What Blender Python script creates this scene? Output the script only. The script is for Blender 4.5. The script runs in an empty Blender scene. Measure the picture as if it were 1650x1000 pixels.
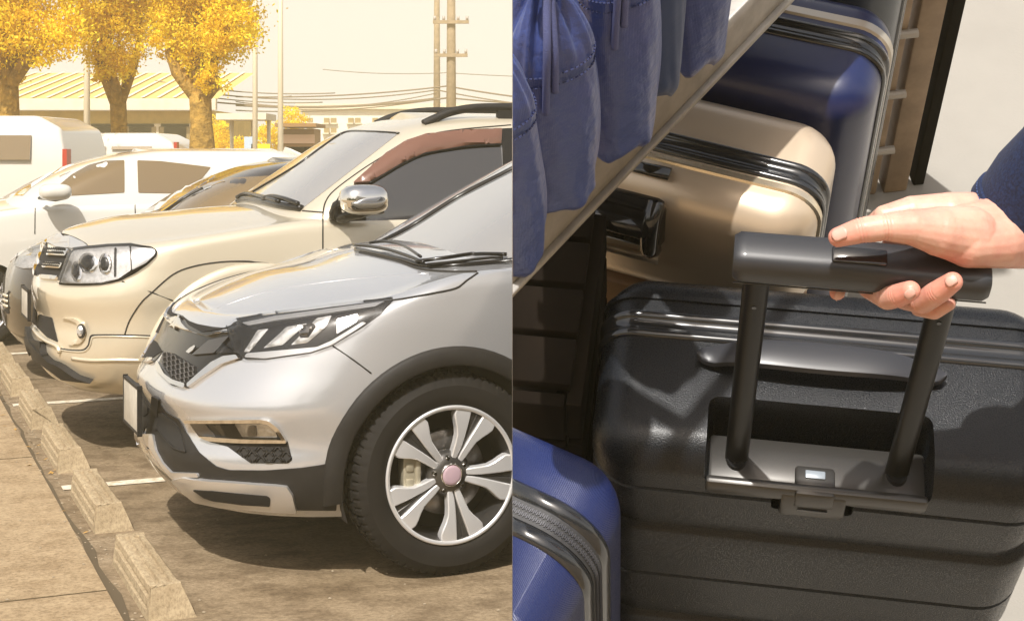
import bpy, bmesh, math, random
from mathutils import Vector, Matrix
from mathutils.bvhtree import BVHTree
from mathutils.geometry import delaunay_2d_cdt
R_ = math.radians
sc = bpy.context.scene
COL = sc.collection
rnd = random.Random(7)

# ------------------------------------------------------------------ camera, sky, sun, exposure
CAM = Vector((0, 0, 1.5))
FPX, PX, PY = 2400.0, 825.0, 250.0          # focal length and principal point in photo pixels (1650 wide)
cd = bpy.data.cameras.new('camera'); cam = bpy.data.objects.new('camera', cd); COL.objects.link(cam)
cam.location = CAM; cam.rotation_euler = (R_(90), 0, 0)
cd.sensor_width = 36; cd.lens = 36 * FPX / 1650; cd.shift_y = -(500 - PY) / 1650
cd.clip_start = .02; cd.clip_end = 2000
sc.camera = cam

SUN_EL, SUN_AZ = 50.0, 14.0
w_ = bpy.data.worlds.new('World'); sc.world = w_; w_.use_nodes = True
wn = w_.node_tree.nodes; wl = w_.node_tree.links
for n in list(wn): wn.remove(n)
sk = wn.new('ShaderNodeTexSky'); sk.sky_type = 'NISHITA'; sk.sun_disc = False
sk.sun_elevation = R_(SUN_EL); sk.sun_rotation = R_(180 + SUN_AZ)
sk.air_density = 1.0; sk.dust_density = 6.0; sk.ozone_density = 1.0
bg = wn.new('ShaderNodeBackground'); bg.inputs[1].default_value = .11
hz = wn.new('ShaderNodeBackground'); hz.inputs[0].default_value = (1, .975, .925, 1); hz.inputs[1].default_value = .86
mx = wn.new('ShaderNodeMixShader')
tcw = wn.new('ShaderNodeTexCoord'); spx = wn.new('ShaderNodeSeparateXYZ'); mrw = wn.new('ShaderNodeMapRange'); mrw.interpolation_type = 'SMOOTHSTEP'
mrw.inputs[1].default_value = .06; mrw.inputs[2].default_value = .65; mrw.inputs[3].default_value = .88; mrw.inputs[4].default_value = .25   # white haze thinning towards the zenith
wl.new(tcw.outputs['Generated'], spx.inputs[0]); wl.new(spx.outputs['Z'], mrw.inputs[0]); wl.new(mrw.outputs[0], mx.inputs[0])
wo = wn.new('ShaderNodeOutputWorld')
wl.new(sk.outputs[0], bg.inputs[0]); wl.new(bg.outputs[0], mx.inputs[1]); wl.new(hz.outputs[0], mx.inputs[2])
wl.new(mx.outputs[0], wo.inputs[0])
sd = bpy.data.lights.new('sun', 'SUN'); sd.energy = 4.4; sd.angle = R_(.8); sd.color = (1, .965, .915)
so = bpy.data.objects.new('sun', sd); COL.objects.link(so)
sdir = Vector((-math.sin(R_(SUN_AZ)) * math.cos(R_(SUN_EL)), -math.cos(R_(SUN_AZ)) * math.cos(R_(SUN_EL)), math.sin(R_(SUN_EL))))
so.rotation_euler = sdir.to_track_quat('Z', 'Y').to_euler(); so.location = (0, -5, 12)
vs = sc.view_settings
sc.display_settings.display_device = 'sRGB'
vs.view_transform = 'Standard'; vs.look = 'None'; vs.exposure = 0.35; vs.gamma = 1.0; vs.use_curve_mapping = False
sc.render.engine = 'CYCLES'
sc.cycles.use_denoising = True
sc.cycles.max_bounces = 6; sc.cycles.transparent_max_bounces = 12; sc.cycles.volume_bounces = 1
sc.cycles.sample_clamp_indirect = 6

# ------------------------------------------------------------------ materials
MATS = {}
def mat(name, col, rough=.5, metal=0, coat=0, spec=.5, noise=None, bump=None, sss=0, ior=None, sheen=0, alpha=None, coat_rough=.03):
    """noise = (scale, amount[, second colour]); bump = (scale, strength)"""
    if name in MATS: return MATS[name]
    m = bpy.data.materials.new(name); m.use_nodes = True; MATS[name] = m
    N, L = m.node_tree.nodes, m.node_tree.links
    b = N['Principled BSDF']
    b.inputs['Base Color'].default_value = (*col, 1); b.inputs['Roughness'].default_value = rough
    b.inputs['Metallic'].default_value = metal; b.inputs['Coat Weight'].default_value = coat
    b.inputs['Coat Roughness'].default_value = coat_rough
    b.inputs['Specular IOR Level'].default_value = spec
    if ior: b.inputs['IOR'].default_value = ior
    if sss:
        b.inputs['Subsurface Weight'].default_value = sss; b.inputs['Subsurface Radius'].default_value = (.012, .005, .003)
        b.inputs['Subsurface Scale'].default_value = .6
    if sheen: b.inputs['Sheen Weight'].default_value = sheen
    tc = N.new('ShaderNodeTexCoord')
    if noise:
        t = N.new('ShaderNodeTexNoise'); t.inputs['Scale'].default_value = noise[0]; t.inputs['Detail'].default_value = 6
        t.inputs['Roughness'].default_value = .62
        L.new(tc.outputs['Object'], t.inputs['Vector'])
        r = N.new('ShaderNodeValToRGB'); r.color_ramp.elements[0].position = .34; r.color_ramp.elements[1].position = .66
        c2 = noise[2] if len(noise) > 2 else tuple(c * (1 - noise[1]) for c in col)
        r.color_ramp.elements[0].color = (*c2, 1); r.color_ramp.elements[1].color = (*col, 1)
        L.new(t.outputs['Fac'], r.inputs[0]); L.new(r.outputs[0], b.inputs['Base Color'])
    if bump:
        t = N.new('ShaderNodeTexNoise'); t.inputs['Scale'].default_value = bump[0]; t.inputs['Detail'].default_value = 5
        L.new(tc.outputs['Object'], t.inputs['Vector'])
        bp = N.new('ShaderNodeBump'); bp.inputs['Strength'].default_value = bump[1]; bp.inputs['Distance'].default_value = bump[2] if len(bump) > 2 else .002
        L.new(t.outputs['Fac'], bp.inputs['Height']); L.new(bp.outputs[0], b.inputs['Normal'])
    return m

def lens_mat(name, tint=(1, 1, 1), gloss=.16):
    if name in MATS: return MATS[name]
    m = bpy.data.materials.new(name); m.use_nodes = True; MATS[name] = m
    N, L = m.node_tree.nodes, m.node_tree.links
    for n in list(N): N.remove(n)
    o = N.new('ShaderNodeOutputMaterial'); t = N.new('ShaderNodeBsdfTransparent'); t.inputs[0].default_value = (*tint, 1)
    g = N.new('ShaderNodeBsdfGlossy'); g.inputs['Roughness'].default_value = .02
    f = N.new('ShaderNodeFresnel'); f.inputs[0].default_value = 1.5
    mx = N.new('ShaderNodeMixShader')
    L.new(f.outputs[0], mx.inputs[0]); L.new(t.outputs[0], mx.inputs[1]); L.new(g.outputs[0], mx.inputs[2]); L.new(mx.outputs[0], o.inputs[0])
    return m

silver = mat('silver_paint', (.60, .605, .615), .25, .62, 1, noise=(1400, .16))
champ = mat('champagne_paint', (.70, .62, .47), .30, .45, 1, noise=(1400, .12))
whitep = mat('white_paint', (.58, .56, .50), .35, 0, 1)
darkp = mat('bronze_black_paint', (.040, .030, .020), .3, .25, 1)
plastic = mat('black_plastic', (.020, .018, .016), .6, spec=.28, bump=(420, .25, .0006), noise=(14, .3))
gloss_black = mat('gloss_black', (.010, .009, .008), .2, 0, .25, spec=.3)
recess = mat('recess_black', (.008, .007, .006), .8)
rubber = mat('tyre_rubber', (.014, .012, .010), .75, spec=.25, noise=(9, .35), bump=(300, .15, .0006))
chrome = mat('chrome', (.82, .80, .77), .06, 1)
satin = mat('satin_silver', (.66, .65, .64), .28, .75)
machined = mat('machined_alloy', (.76, .755, .75), .32, .55)
gunmetal = mat('gunmetal_alloy', (.10, .095, .09), .3, .7, .4)
steel = mat('disc_steel', (.35, .33, .31), .35, .9, noise=(40, .3))
caliper_m = mat('cast_caliper', (.42, .38, .28), .5, .5)
glass_d = mat('dark_glass', (.022, .019, .016), .03, 0, 1, spec=.8, ior=1.7)
hazed_glass = mat('haze_brown_glass', (.16, .105, .04), .06, 0, 1, spec=.8, ior=1.6)  # glass of the far vehicles, with heavy haze put into its brown
glass_w = mat('windscreen_glass', (.26, .25, .235), .03, 0, 1, spec=.9, ior=1.8)  # pale base colour stands in for the reflected sky
visor_m = mat('tinted_visor_acrylic', (.15, .070, .045), .15, 0, .6)
lamp_dark = mat('lamp_housing', (.022, .021, .020), .25, .2, .2, spec=.35)
lamp_chrome = mat('lamp_reflector', (.85, .83, .80), .22, .7, noise=(60, .30))
amber = mat('amber_lens', (.55, .22, .03), .2, 0, .5)
lens = lens_mat('clear_lens')
seam = mat('panel_gap', (.02, .018, .015), .9)
plate_m = mat('number_plate', (.55, .52, .45), .4, noise=(18, .25))
mauve = mat('mauve_cap', (.42, .30, .34), .45)

# ------------------------------------------------------------------ object helpers
def tag(o, label=None, cat=None, group=None, kind=None):
    if label: o['label'] = label
    if cat: o['category'] = cat
    if group: o['group'] = group
    if kind: o['kind'] = kind
    return o
def thing(name, label, cat, M=None, group=None):
    o = bpy.data.objects.new(name, None); o.empty_display_size = .1; COL.objects.link(o)
    if M is not None: o.matrix_world = M
    return tag(o, label, cat, group)
def mob(name, V, Fc, m, parent=None, smooth=True, ang=None):
    me = bpy.data.meshes.new(name); me.from_pydata([tuple(v) for v in V], [], Fc); me.update()
    return mobm(name, me, m, parent, smooth, ang)
def mobm(name, me, m, parent=None, smooth=True, ang=None):
    o = bpy.data.objects.new(name, me); COL.objects.link(o)
    for mm in (m if isinstance(m, (list, tuple)) else [m]): me.materials.append(mm)
    if smooth:
        me.polygons.foreach_set('use_smooth', [True] * len(me.polygons))
        if ang: me.set_sharp_from_angle(angle=R_(ang))
    if parent: o.parent = parent
    return o
def from_bm(name, bm, m, parent=None, smooth=True, ang=None, recalc=True):
    if recalc: bmesh.ops.recalc_face_normals(bm, faces=bm.faces[:])
    me = bpy.data.meshes.new(name); bm.to_mesh(me); bm.free()
    return mobm(name, me, m, parent, smooth, ang)
def join(parts):
    """list of (V, F) -> one (V, F)"""
    V, F = [], []
    for v, f in parts:
        k = len(V); V += list(v); F += [tuple(i + k for i in q) for q in f]
    return V, F
def tubeVF(P, r, n=8, cap=True, closed=False, flat=1.0, upv=None):
    P = [Vector(p) for p in P]; V, F = [], []; k = len(P)
    rs = r if isinstance(r, (list, tuple)) else [r] * k
    up = None
    for i, p in enumerate(P):
        if closed: t = P[(i + 1) % k] - P[i - 1]
        else: t = P[min(i + 1, k - 1)] - P[max(i - 1, 0)]
        t.normalize()
        if upv is not None: up = Vector(upv)
        elif up is None: up = Vector((0, 0, 1)) if abs(t.z) < .9 else Vector((1, 0, 0))
        a = t.cross(up)
        if a.length < 1e-6: a = t.cross(Vector((.3, .5, .7)))
        a.normalize(); b = a.cross(t); b.normalize()
        if upv is None: up = b
        for j in range(n):
            th = 2 * math.pi * j / n
            V.append(p + a * (rs[i] * math.cos(th)) + b * (rs[i] * flat * math.sin(th)))
    rng = k if closed else k - 1
    for i in range(rng):
        for j in range(n):
            F.append((i * n + j, i * n + (j + 1) % n, ((i + 1) % k) * n + (j + 1) % n, ((i + 1) % k) * n + j))
    if cap and not closed:
        F.append(tuple(range(n - 1, -1, -1))); F.append(tuple((k - 1) * n + j for j in range(n)))
    return V, F
def boxVF(c, s, M=None):
    V = []
    for x in (-.5, .5):
        for y in (-.5, .5):
            for z in (-.5, .5):
                v = Vector((x * s[0], y * s[1], z * s[2]))
                if M is not None: v = M @ v
                V.append(v + Vector(c))
    return V, [(0, 1, 3, 2), (4, 6, 7, 5), (0, 4, 5, 1), (2, 3, 7, 6), (0, 2, 6, 4), (1, 5, 7, 3)]
def bevelled(name, V, F, m, parent=None, r=.004, seg=2, ang=35):
    bm = bmesh.new(); vs_ = [bm.verts.new(v) for v in V]
    for f in F:
        try: bm.faces.new([vs_[i] for i in f])
        except ValueError: pass
    bmesh.ops.recalc_face_normals(bm, faces=bm.faces[:])
    es = [e for e in bm.edges if len(e.link_faces) == 2 and e.calc_face_angle(0) > R_(25)]
    bmesh.ops.bevel(bm, geom=es, offset=r, segments=seg, affect='EDGES', profile=.5, clamp_overlap=True)
    return from_bm(name, bm, m, parent, True, ang)
def box(name, c, s, m, parent=None, r=.004, M=None): return bevelled(name, *boxVF(c, s, M), m, parent, r)
def lathe(prof, n=48, axis='y', full=True):
    """prof = [(radius, along)], spun round the axis"""
    V, F = [], []
    k = len(prof)
    for i in range(n):
        th = 2 * math.pi * i / n; c, s = math.cos(th), math.sin(th)
        for r, t in prof:
            V.append(Vector((r * c, t, r * s)) if axis == 'y' else Vector((r * c, r * s, t)))
    for i in range(n):
        for j in range(k - 1):
            F.append((i * k + j, i * k + j + 1, ((i + 1) % n) * k + j + 1, ((i + 1) % n) * k + j))
    return V, F
def spl(pts):
    """smooth interpolation through (x, y) pairs (monotone-limited cubic)"""
    X = [p[0] for p in pts]; Y = [p[1] for p in pts]; n = len(X)
    d = [(Y[i + 1] - Y[i]) / (X[i + 1] - X[i]) for i in range(n - 1)]
    m = [d[0]] + [0 if d[i - 1] * d[i] <= 0 else 2 * d[i - 1] * d[i] / (d[i - 1] + d[i]) for i in range(1, n - 1)] + [d[-1]]
    def f(x):
        if x <= X[0]: return Y[0]
        if x >= X[-1]: return Y[-1]
        for i in range(n - 1):
            if x <= X[i + 1]: break
        h = X[i + 1] - X[i]; t = (x - X[i]) / h
        return ((2 * t**3 - 3 * t**2 + 1) * Y[i] + (t**3 - 2 * t**2 + t) * h * m[i] + (-2 * t**3 + 3 * t**2) * Y[i + 1] + (t**3 - t**2) * h * m[i + 1])
    return f
def crom(P, n=6, closed=False):
    P = [Vector(p) for p in P]; out = []; k = len(P)
    for i in range(k if closed else k - 1):
        if closed: a, b, c, d = P[i - 1], P[i], P[(i + 1) % k], P[(i + 2) % k]
        else: a, b, c, d = P[max(i - 1, 0)], P[i], P[i + 1], P[min(i + 2, k - 1)]
        for j in range(n):
            t = j / n
            out.append(.5 * ((2 * b) + (c - a) * t + (2 * a - 5 * b + 4 * c - d) * t * t + (3 * b - a - 3 * c + d) * t**3))
    if not closed: out.append(P[-1])
    return out
def copy_tree(o, parent=None):
    c = o.copy(); COL.objects.link(c)
    if parent is not None: c.parent = parent; c.matrix_parent_inverse = o.matrix_parent_inverse.copy()
    for ch in list(o.children): copy_tree(ch, c)
    return c
# ------------------------------------------------------------------ cars
YAW = R_(23.5)
ER = Vector((math.cos(YAW), math.sin(YAW), 0)); EY = Vector((-math.sin(YAW), math.cos(YAW), 0))
# car-local axes: x = rearward from the nose, y = towards the far flank (near flank is -y), z = up
def plan(th, A, W, D, n):
    """front half-plan: th 0 (nose, centre) .. 90 deg (flank)"""
    s, c = max(math.sin(th), 0), max(math.cos(th), 0)
    return A + D * (1 - c ** (2 / n)), W * s ** (2 / n)
class Shell:
    """a closed shell lofted from plan outlines stacked in height, rounded over into a crowned top"""
    def __init__(s, B, T, A, W, Z, Df, nf, Dr, nr, crown, r, rows=22, nfr=34, nsd=40, nre=14, tslope=None, deck=12):
        s.grid = []
        st = []
        for i in range(nfr): st.append(('f', (i / (nfr - 1)) ** 1.0 * math.pi / 2))
        for i in range(1, nsd): st.append(('s', i / nsd))
        for i in range(nre): st.append(('r', math.pi / 2 * (1 - i / (nre - 1))))
        def pt(k, u, h, ins):
            Aa, Ww, Zz = A(h) + ins, W(h) - ins, Z(h) - ins
            if k == 'f': return plan(u, Aa, Ww, Df, nf)
            if k == 'r':
                a, b = plan(u, 0, Ww, Dr, nr); return Zz - a, b
            a0, a1 = Aa + Df, Zz - Dr
            return a0 + (a1 - a0) * u, Ww
        for k, u in st:
            a_ref, _ = pt(k, u, 0.5 * (B + T(2.0)), 0)
            col = []
            t_ = T(a_ref); rr = r(a_ref)
            for it in range(3):                                     # settle the rim height on its own station
                a_ref, _ = pt(k, u, t_, rr); t_ = T(a_ref); rr = r(a_ref)
            for i in range(rows):
                h = B + (t_ - rr - B) * i / rows
                a, b = pt(k, u, h, 0); col.append((a, b, h))
            for i in range(7):
                ph = math.pi / 2 * i / 6
                h = t_ - rr + rr * math.sin(ph); ins = rr * (1 - math.cos(ph))
                a, b = pt(k, u, h, ins); col.append((a, b, h))
            a, b, h = col[-1]
            for i in range(1, deck + 1):
                t = i / deck
                col.append((a, b * (1 - t), h + crown(a) * (1 - (1 - t) ** 2)))
            s.grid.append(col)
        s.n, s.k = len(s.grid), len(s.grid[0])
    def build(s, name, m, parent, kill=None, snap=None, bottom=True):
        bm = bmesh.new(); half = []
        for sg in (-1, 1):
            vs_ = [[bm.verts.new((a, sg * b, h)) for a, b, h in col] for col in s.grid]
            for i in range(s.n - 1):
                for j in range(s.k - 1):
                    q = (vs_[i][j], vs_[i + 1][j], vs_[i + 1][j + 1], vs_[i][j + 1])
                    bm.faces.new(q if sg < 0 else q[::-1])
        bmesh.ops.remove_doubles(bm, verts=bm.verts[:], dist=.0004)
        bmesh.ops.recalc_face_normals(bm, faces=bm.faces[:])
        s.bvh = BVHTree.FromBMesh(bm)
        if kill:
            for (ca, ch, rad) in kill:
                dl = [f for f in bm.faces if (lambda c: abs(c.y) > .55 and (c.x - ca) ** 2 + (c.z - ch) ** 2 < rad * rad)(f.calc_center_median())]
                bmesh.ops.delete(bm, geom=dl, context='FACES')
                for v in bm.verts:
                    if v.is_boundary and abs(v.co.y) > .5:
                        d = Vector((v.co.x - ca, v.co.z - ch))
                        if .75 * rad < d.length < 1.25 * rad and v.co.z > s.grid[0][0][2] + .02:
                            d = d.normalized() * rad; v.co.x = ca + d.x; v.co.z = ch + d.y
        return from_bm(name, bm, m, parent, True, 60, recalc=False)

class CarRef:
    """rays from the reference viewpoint, in the car's own frame, to read real surface points off the photograph"""
    def __init__(s, F, yaw=YAW):
        s.M = Matrix.Translation(Vector((F[0], F[1], 0))) @ Matrix.Rotation(yaw, 4, 'Z')
        s.Mi = s.M.inverted(); s.o = s.Mi @ CAM; s.shells = []
    def ray(s, x, y):
        d = Vector(((x - PX) / FPX, 1, (PY - y) / FPX)); return (s.Mi.to_3x3() @ d).normalized()
    def hit(s, x, y, sh=None, near=None):
        best = None
        d = s.ray(x, y)
        for b in (sh or s.shells):
            r = b.bvh.ray_cast(s.o, d)
            if r[0] is not None and (best is None or r[3] < best[2]): best = (r[0], r[1], r[3])
        if best is None:
            for b in (sh or s.shells):                              # just off the edge: nearest surface point to the ray
                t = 6.0 if near is None else near
                p = s.o + d * t
                for _ in range(8):
                    q = b.bvh.find_nearest(p); p = s.o + d * max(.1, (q[0] - s.o).dot(d))
                q = b.bvh.find_nearest(p)
                if best is None or q[3] < best[2]: best = (q[0], q[1], q[3])
            n = best[1]
        p, n = best[0], best[1].normalized()
        if n.dot(d) > 0: n = -n
        return p, n
    def at(s, x, y, a=None, b=None, h=None):
        """point on the ray with one car coordinate known (b is positive towards the viewer)"""
        d = s.ray(x, y)
        if a is not None: t = (a - s.o.x) / d.x
        elif b is not None: t = (-b - s.o.y) / d.y
        else: t = (h - s.o.z) / d.z
        return s.o + d * t

def fill2d(poly, step):
    xs = [p[0] for p in poly]; ys = [p[1] for p in poly]
    pts, edges = [], []
    n = len(poly)
    for i in range(n):
        a, b = poly[i], poly[(i + 1) % n]
        k = max(1, int(math.hypot(b[0] - a[0], b[1] - a[1]) / step))
        for j in range(k): pts.append(Vector((a[0] + (b[0] - a[0]) * j / k, a[1] + (b[1] - a[1]) * j / k)))
    nb = len(pts); edges = [(i, (i + 1) % nb) for i in range(nb)]
    def inside(x, y):
        c = False
        for i in range(n):
            (x1, y1), (x2, y2) = poly[i], poly[(i + 1) % n]
            if (y1 > y) != (y2 > y) and x < (x2 - x1) * (y - y1) / (y2 - y1) + x1: c = not c
        return c
    y = min(ys) + step * .5
    while y < max(ys):
        x = min(xs) + step * .5
        while x < max(xs):
            if inside(x, y):
                if min((Vector((x, y)) - p).length for p in pts[:nb]) > step * .45: pts.append(Vector((x, y)))
            x += step
        y += step
    v, e, f, *_ = delaunay_2d_cdt(pts, edges, [], 1, 1e-6)
    return v, f
def rounded(poly, k=3, n=4):
    """round the corners of a polygon by k units"""
    out = []; N = len(poly)
    for i in range(N):
        p = Vector(poly[i][:2]); a = Vector(poly[i - 1][:2]); b = Vector(poly[(i + 1) % N][:2])
        da, db = (a - p), (b - p); ra = min(k, da.length * .45); rb = min(k, db.length * .45)
        A, B = p + da.normalized() * ra, p + db.normalized() * rb
        for j in range(n + 1):
            t = j / n; q = A * (1 - t) ** 2 + p * 2 * t * (1 - t) + B * t * t; out.append((q.x, q.y))
    return out
def patch(ref, name, poly, m, parent, off=.003, depth=.012, step=9, rim=None, mirror=False, sh=None, bulge=0, rnd_k=2.5, nsm=5, psm=0):
    """a panel lying on the car's shell: outline read from the photograph, laid on the real surface, with thickness"""
    if rnd_k: poly = rounded(poly, rnd_k)
    v2, f2 = fill2d(poly, step)
    V, Nn = [], []
    for p in v2:
        q, n = ref.hit(p.x, p.y, sh); V.append(q); Nn.append(n)
    cnt = {}
    for f in f2:
        for i in range(len(f)):
            e = (f[i], f[(i + 1) % len(f)]); cnt[e] = 1
    bd = [e for e in cnt if (e[1], e[0]) not in cnt]
    bset = {i for e in bd for i in e}
    nb = [set() for _ in V]
    for f in f2:
        for i in range(len(f)): nb[f[i]].add(f[i - 1]); nb[f[i - 1]].add(f[i])
    for _ in range(nsm):
        Nn = [(n + sum((Nn[j] for j in nb[i]), Vector())).normalized() for i, n in enumerate(Nn)]
    if psm:
        for _ in range(psm): V = [V[i].lerp(sum((V[j] for j in nb[i]), Vector()) / max(1, len(nb[i])), .5) if nb[i] else V[i] for i in range(len(V))]
    top = []
    for i, (q, n) in enumerate(zip(V, Nn)):
        o_ = off + (bulge if i not in bset else 0)
        top.append(q + n * o_)
    VV = top[:]; FF = [tuple(f) for f in f2]
    mp = {}
    for i in bset: mp[i] = len(VV); VV.append(V[i] - Nn[i] * (depth - off))
    for a, b in bd: FF.append((b, a, mp[a], mp[b]))
    # orient
    o = mob(name, VV, FF, m, parent, True, 40)
    bm = bmesh.new(); bm.from_mesh(o.data); bmesh.ops.recalc_face_normals(bm, faces=bm.faces[:])
    nrm = sum(((f.normal * f.calc_area()) for f in bm.faces), Vector())
    avg = sum(Nn, Vector())
    if nrm.dot(avg) < 0: bmesh.ops.reverse_faces(bm, faces=bm.faces[:])
    bm.to_mesh(o.data); bm.free(); o.data.set_sharp_from_angle(angle=R_(40))
    if mirror: mirror_of(o, parent)
    return o
def mirror_of(o, parent):
    me = o.data.copy()
    for v in me.vertices: v.co.y = -v.co.y
    me.flip_normals()
    c = bpy.data.objects.new(o.name.split('.')[0], me); COL.objects.link(c); c.parent = parent
    return c
def surf_line(ref, name, pts, r, m, parent, off=0, n=5, step=6, sh=None, flat=1, smooth_=True, closed=False, taper=False):
    """a strip or gap running along the shell through photo points"""
    P2 = crom([(x, y, 0) for x, y in pts], 5, closed) if smooth_ else [Vector((x, y, 0)) for x, y in pts]
    P = []
    last = None
    for p in P2:
        if last is not None and (p - last).length < step * .4: continue
        q, nn = ref.hit(p.x, p.y, sh); P.append(q + nn * off); last = p
    return mob(name, *tubeVF(P, r, n, closed=closed), m, parent)

def wheel(parent, a, b, h, R=.362, rim=.245, width=.225, near=True, style='twin', steer=0):
    """outer face at y=-b for the near flank; returns the wheel Empty (a part), its pieces are sub-parts"""
    t = .0
    w = bpy.data.objects.new('wheel', None); COL.objects.link(w); w.parent = parent
    w.location = (a, -b if near else b, h)
    w.rotation_euler = (0, 0, steer if near else math.pi)
    # tyre: profile (radius, y), outer face at y=0 and going inwards (+y)
    prof = [(rim - .004, .018), (rim + .004, .006), (rim + .018, -.004), (rim + .045, -.010), (rim + .075, -.008), (R - .030, .002), (R - .014, .010)]
    nseg = 288; ribs = 5; tw = width - .026
    V, F = [], []
    tr = []
    for i in range(ribs):
        y0 = .012 + tw * i / ribs; y1 = .012 + tw * (i + 1) / ribs; g = .0045
        crown_ = lambda y: R - .010 * abs((y - .012 - tw / 2) / (tw / 2)) ** 2.5
        tr += [(crown_(y0 + g), y0 + g, i), (crown_(y1 - g), y1 - g, i), (R - .016, y1 - g + .001, -1), (R - .016, y1 + g - .001, -1)]
    tr = tr[:-2]
    inn = [(R - .014, width - .008), (R - .03, width - .0), (rim + .06, width + .008), (rim, width - .01)]
    full = [(r, y, -2) for r, y in prof] + tr + [(r, y, -2) for r, y in inn]
    k = len(full)
    for i in range(nseg):
        th = 2 * math.pi * i / nseg; c, s = math.cos(th), math.sin(th)
        for r, y, tg in full:
            if tg >= 0:
                per, off_ = (4, 0) if tg in (0, ribs - 1) else (6, tg * 2)
                if (i + off_) % per == 0: r -= .008
            elif tg == -2 and abs(r - (R - .014)) < .002 and i % 4 == 0: r -= .006
            elif tg == -2 and abs(r - (R - .030)) < .002 and i % 8 == 0: r -= .003
            V.append((r * c, y, r * s))
    for i in range(nseg):
        for j in range(k - 1):
            F.append((i * k + j, i * k + j + 1, ((i + 1) % nseg) * k + j + 1, ((i + 1) % nseg) * k + j))
    mob('tyre', V, F, rubber, w, True, 28)
    # rim barrel and lip
    lip = [(rim - .03, .15), (rim - .022, .06), (rim - .020, .030), (rim - .012, .012), (rim - .010, .004), (rim - .004, .000), (rim + .003, .002), (rim + .004, .012)]
    mob('rim', *lathe(lip, 96), gunmetal, w)
    mob('rim_lip', *lathe([(rim - .012, .0035), (rim - .009, -.001), (rim - .003, -.003), (rim + .003, -.001), (rim + .004, .004)], 96), machined, w)
    mob('brake_disc', *lathe([(.055, .075), (.060, .070), (.150, .070), (.152, .074), (.152, .092), (.02, .092)], 64), steel, w)
    mob('wheel_back', *lathe([(.001, .14), (rim - .028, .14)], 48), recess, w)
    if style == 'twin':
        def blade(th0, sg, lvl):
            # rows: radius, inner offset, outer offset (metres, sideways from the pair's centre line), height y
            if lvl == 'b': rows = [(.052, .003, .020, .020), (.085, .003, .028, .013), (.115, .006, .034, .008), (.145, .010, .041, .006), (.170, .014, .054, .004), (.195, .018, .070, .003), (.215, .021, .081, .003), (rim - .006, .025, .083, .004)]
            else: rows = [(.050, 0, .005, .030), (.10, 0, .012, .024), (.16, 0, .018, .018), (rim - .008, 0, .031, .012)]
            V, F = [], []
            ca, sa = math.cos(th0), math.sin(th0)
            for r, i0, i1, y in rows:
                e = .0035
                for (o, dy) in ((i0, .02), (i0, e), (i0 + e, 0), (i1 - e, 0), (i1, e), (i1 + .002, .030)):
                    rad = math.sqrt(max(r * r - o * o, 0)); o *= sg
                    V.append((rad * ca - o * sa, y + dy, rad * sa + o * ca))
            for i in range(len(rows) - 1):
                for j in range(5):
                    q = (i * 6 + j, i * 6 + j + 1, (i + 1) * 6 + j + 1, (i + 1) * 6 + j); F.append(q if sg > 0 else q[::-1])
            return V, F
        for k5 in range(5):
            th0 = R_(65 + 72 * k5) 
            th0 = math.pi - th0 if False else th0
            for sg in (-1, 1):
                V, F = blade(th0, sg, 'b'); bmo = mob('spoke', V, F, machined, w, True, 30)
            V, F = join([blade(th0, 1, 'd'), blade(th0, -1, 'd')]); mob('spoke_web', V, F, gunmetal, w, True, 30)
        for k5 in range(5):
            th = R_(65 + 36 + 72 * k5); c, s = math.cos(th) * .060, math.sin(th) * .060
            V, F = lathe([(.0, -.004), (.006, -.004), (.0085, .000), (.010, .012), (.015, .014), (.017, .018), (.017, .05)], 12)
            mob('lug_nut', [(v.x + c, v.y + .016, v.z + s) for v in V], F, [chrome], w, True, 40)
        mob('hub', *lathe([(.036, .010), (.050, .012), (.066, .022), (.082, .034), (.085, .06)], 48), gunmetal, w)
        mob('hub_ring', *lathe([(.0345, .006), (.0355, .002), (.039, .001), (.041, .006), (.042, .018)], 40), chrome, w)
        mob('hub_cap', *lathe([(.0001, -.001), (.025, -.001), (.033, .001), (.036, .004)], 40), mauve, w)
        # brake caliper
        cl = join([boxVF((-.142, .062, .010), (.062, .06, .125)), boxVF((-.118, .045, .010), (.02, .035, .09)), boxVF((-.150, .040, .035), (.03, .03, .03)), boxVF((-.150, .040, -.02), (.03, .03, .03))])
        bevelled('brake_caliper', *cl, caliper_m, w, .006)
    else:
        for k6 in range(6):
            th0 = R_(60 * k6 + 15); V, F = boxVF((rim * .5, .02, 0), (rim * .92, .02, .05)); Mx = Matrix.Rotation(-th0, 3, 'Y')
            bevelled('spoke', [Mx @ v for v in V], F, machined, w, .006)
        mob('hub_cap', *lathe([(.0001, .0), (.04, .002), (.06, .012), (.07, .03)], 32), machined, w)
    return w
def arch_liner(parent, a, h, R=.40, near=True, depth=.5, b=.88):
    V, F = [], []; n = 28
    for i in range(n + 1):
        th = R_(-20) + R_(220) * i / n
        for y in (b, b - depth): V.append((a + R * math.cos(th), -y if near else y, h + R * math.sin(th)))
    k = len(V)
    for i in range(n): F.append((2 * i, 2 * i + 1, 2 * i + 3, 2 * i + 2))
    F.append(tuple(2 * i + 1 for i in range(n + 1)))
    return mob('arch_liner', V, F, recess, parent)
# ------------------------------------------------------------------ the near silver SUV
def zA(pts): return [(220 + .5202 * u, 420 + .52 * v) for u, v in pts]
def zB(pts): return [(220 + .25 * u, 470 + .25 * v) for u, v in pts]
def zC(pts): return [(220 + .23 * u, 620 + .23 * v) for u, v in pts]
def zD(pts): return [(30 + .26 * u, 360 + .26 * v) for u, v in pts]
def zE(pts): return [(380 + .32 * u, 160 + .32 * v) for u, v in pts]

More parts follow.
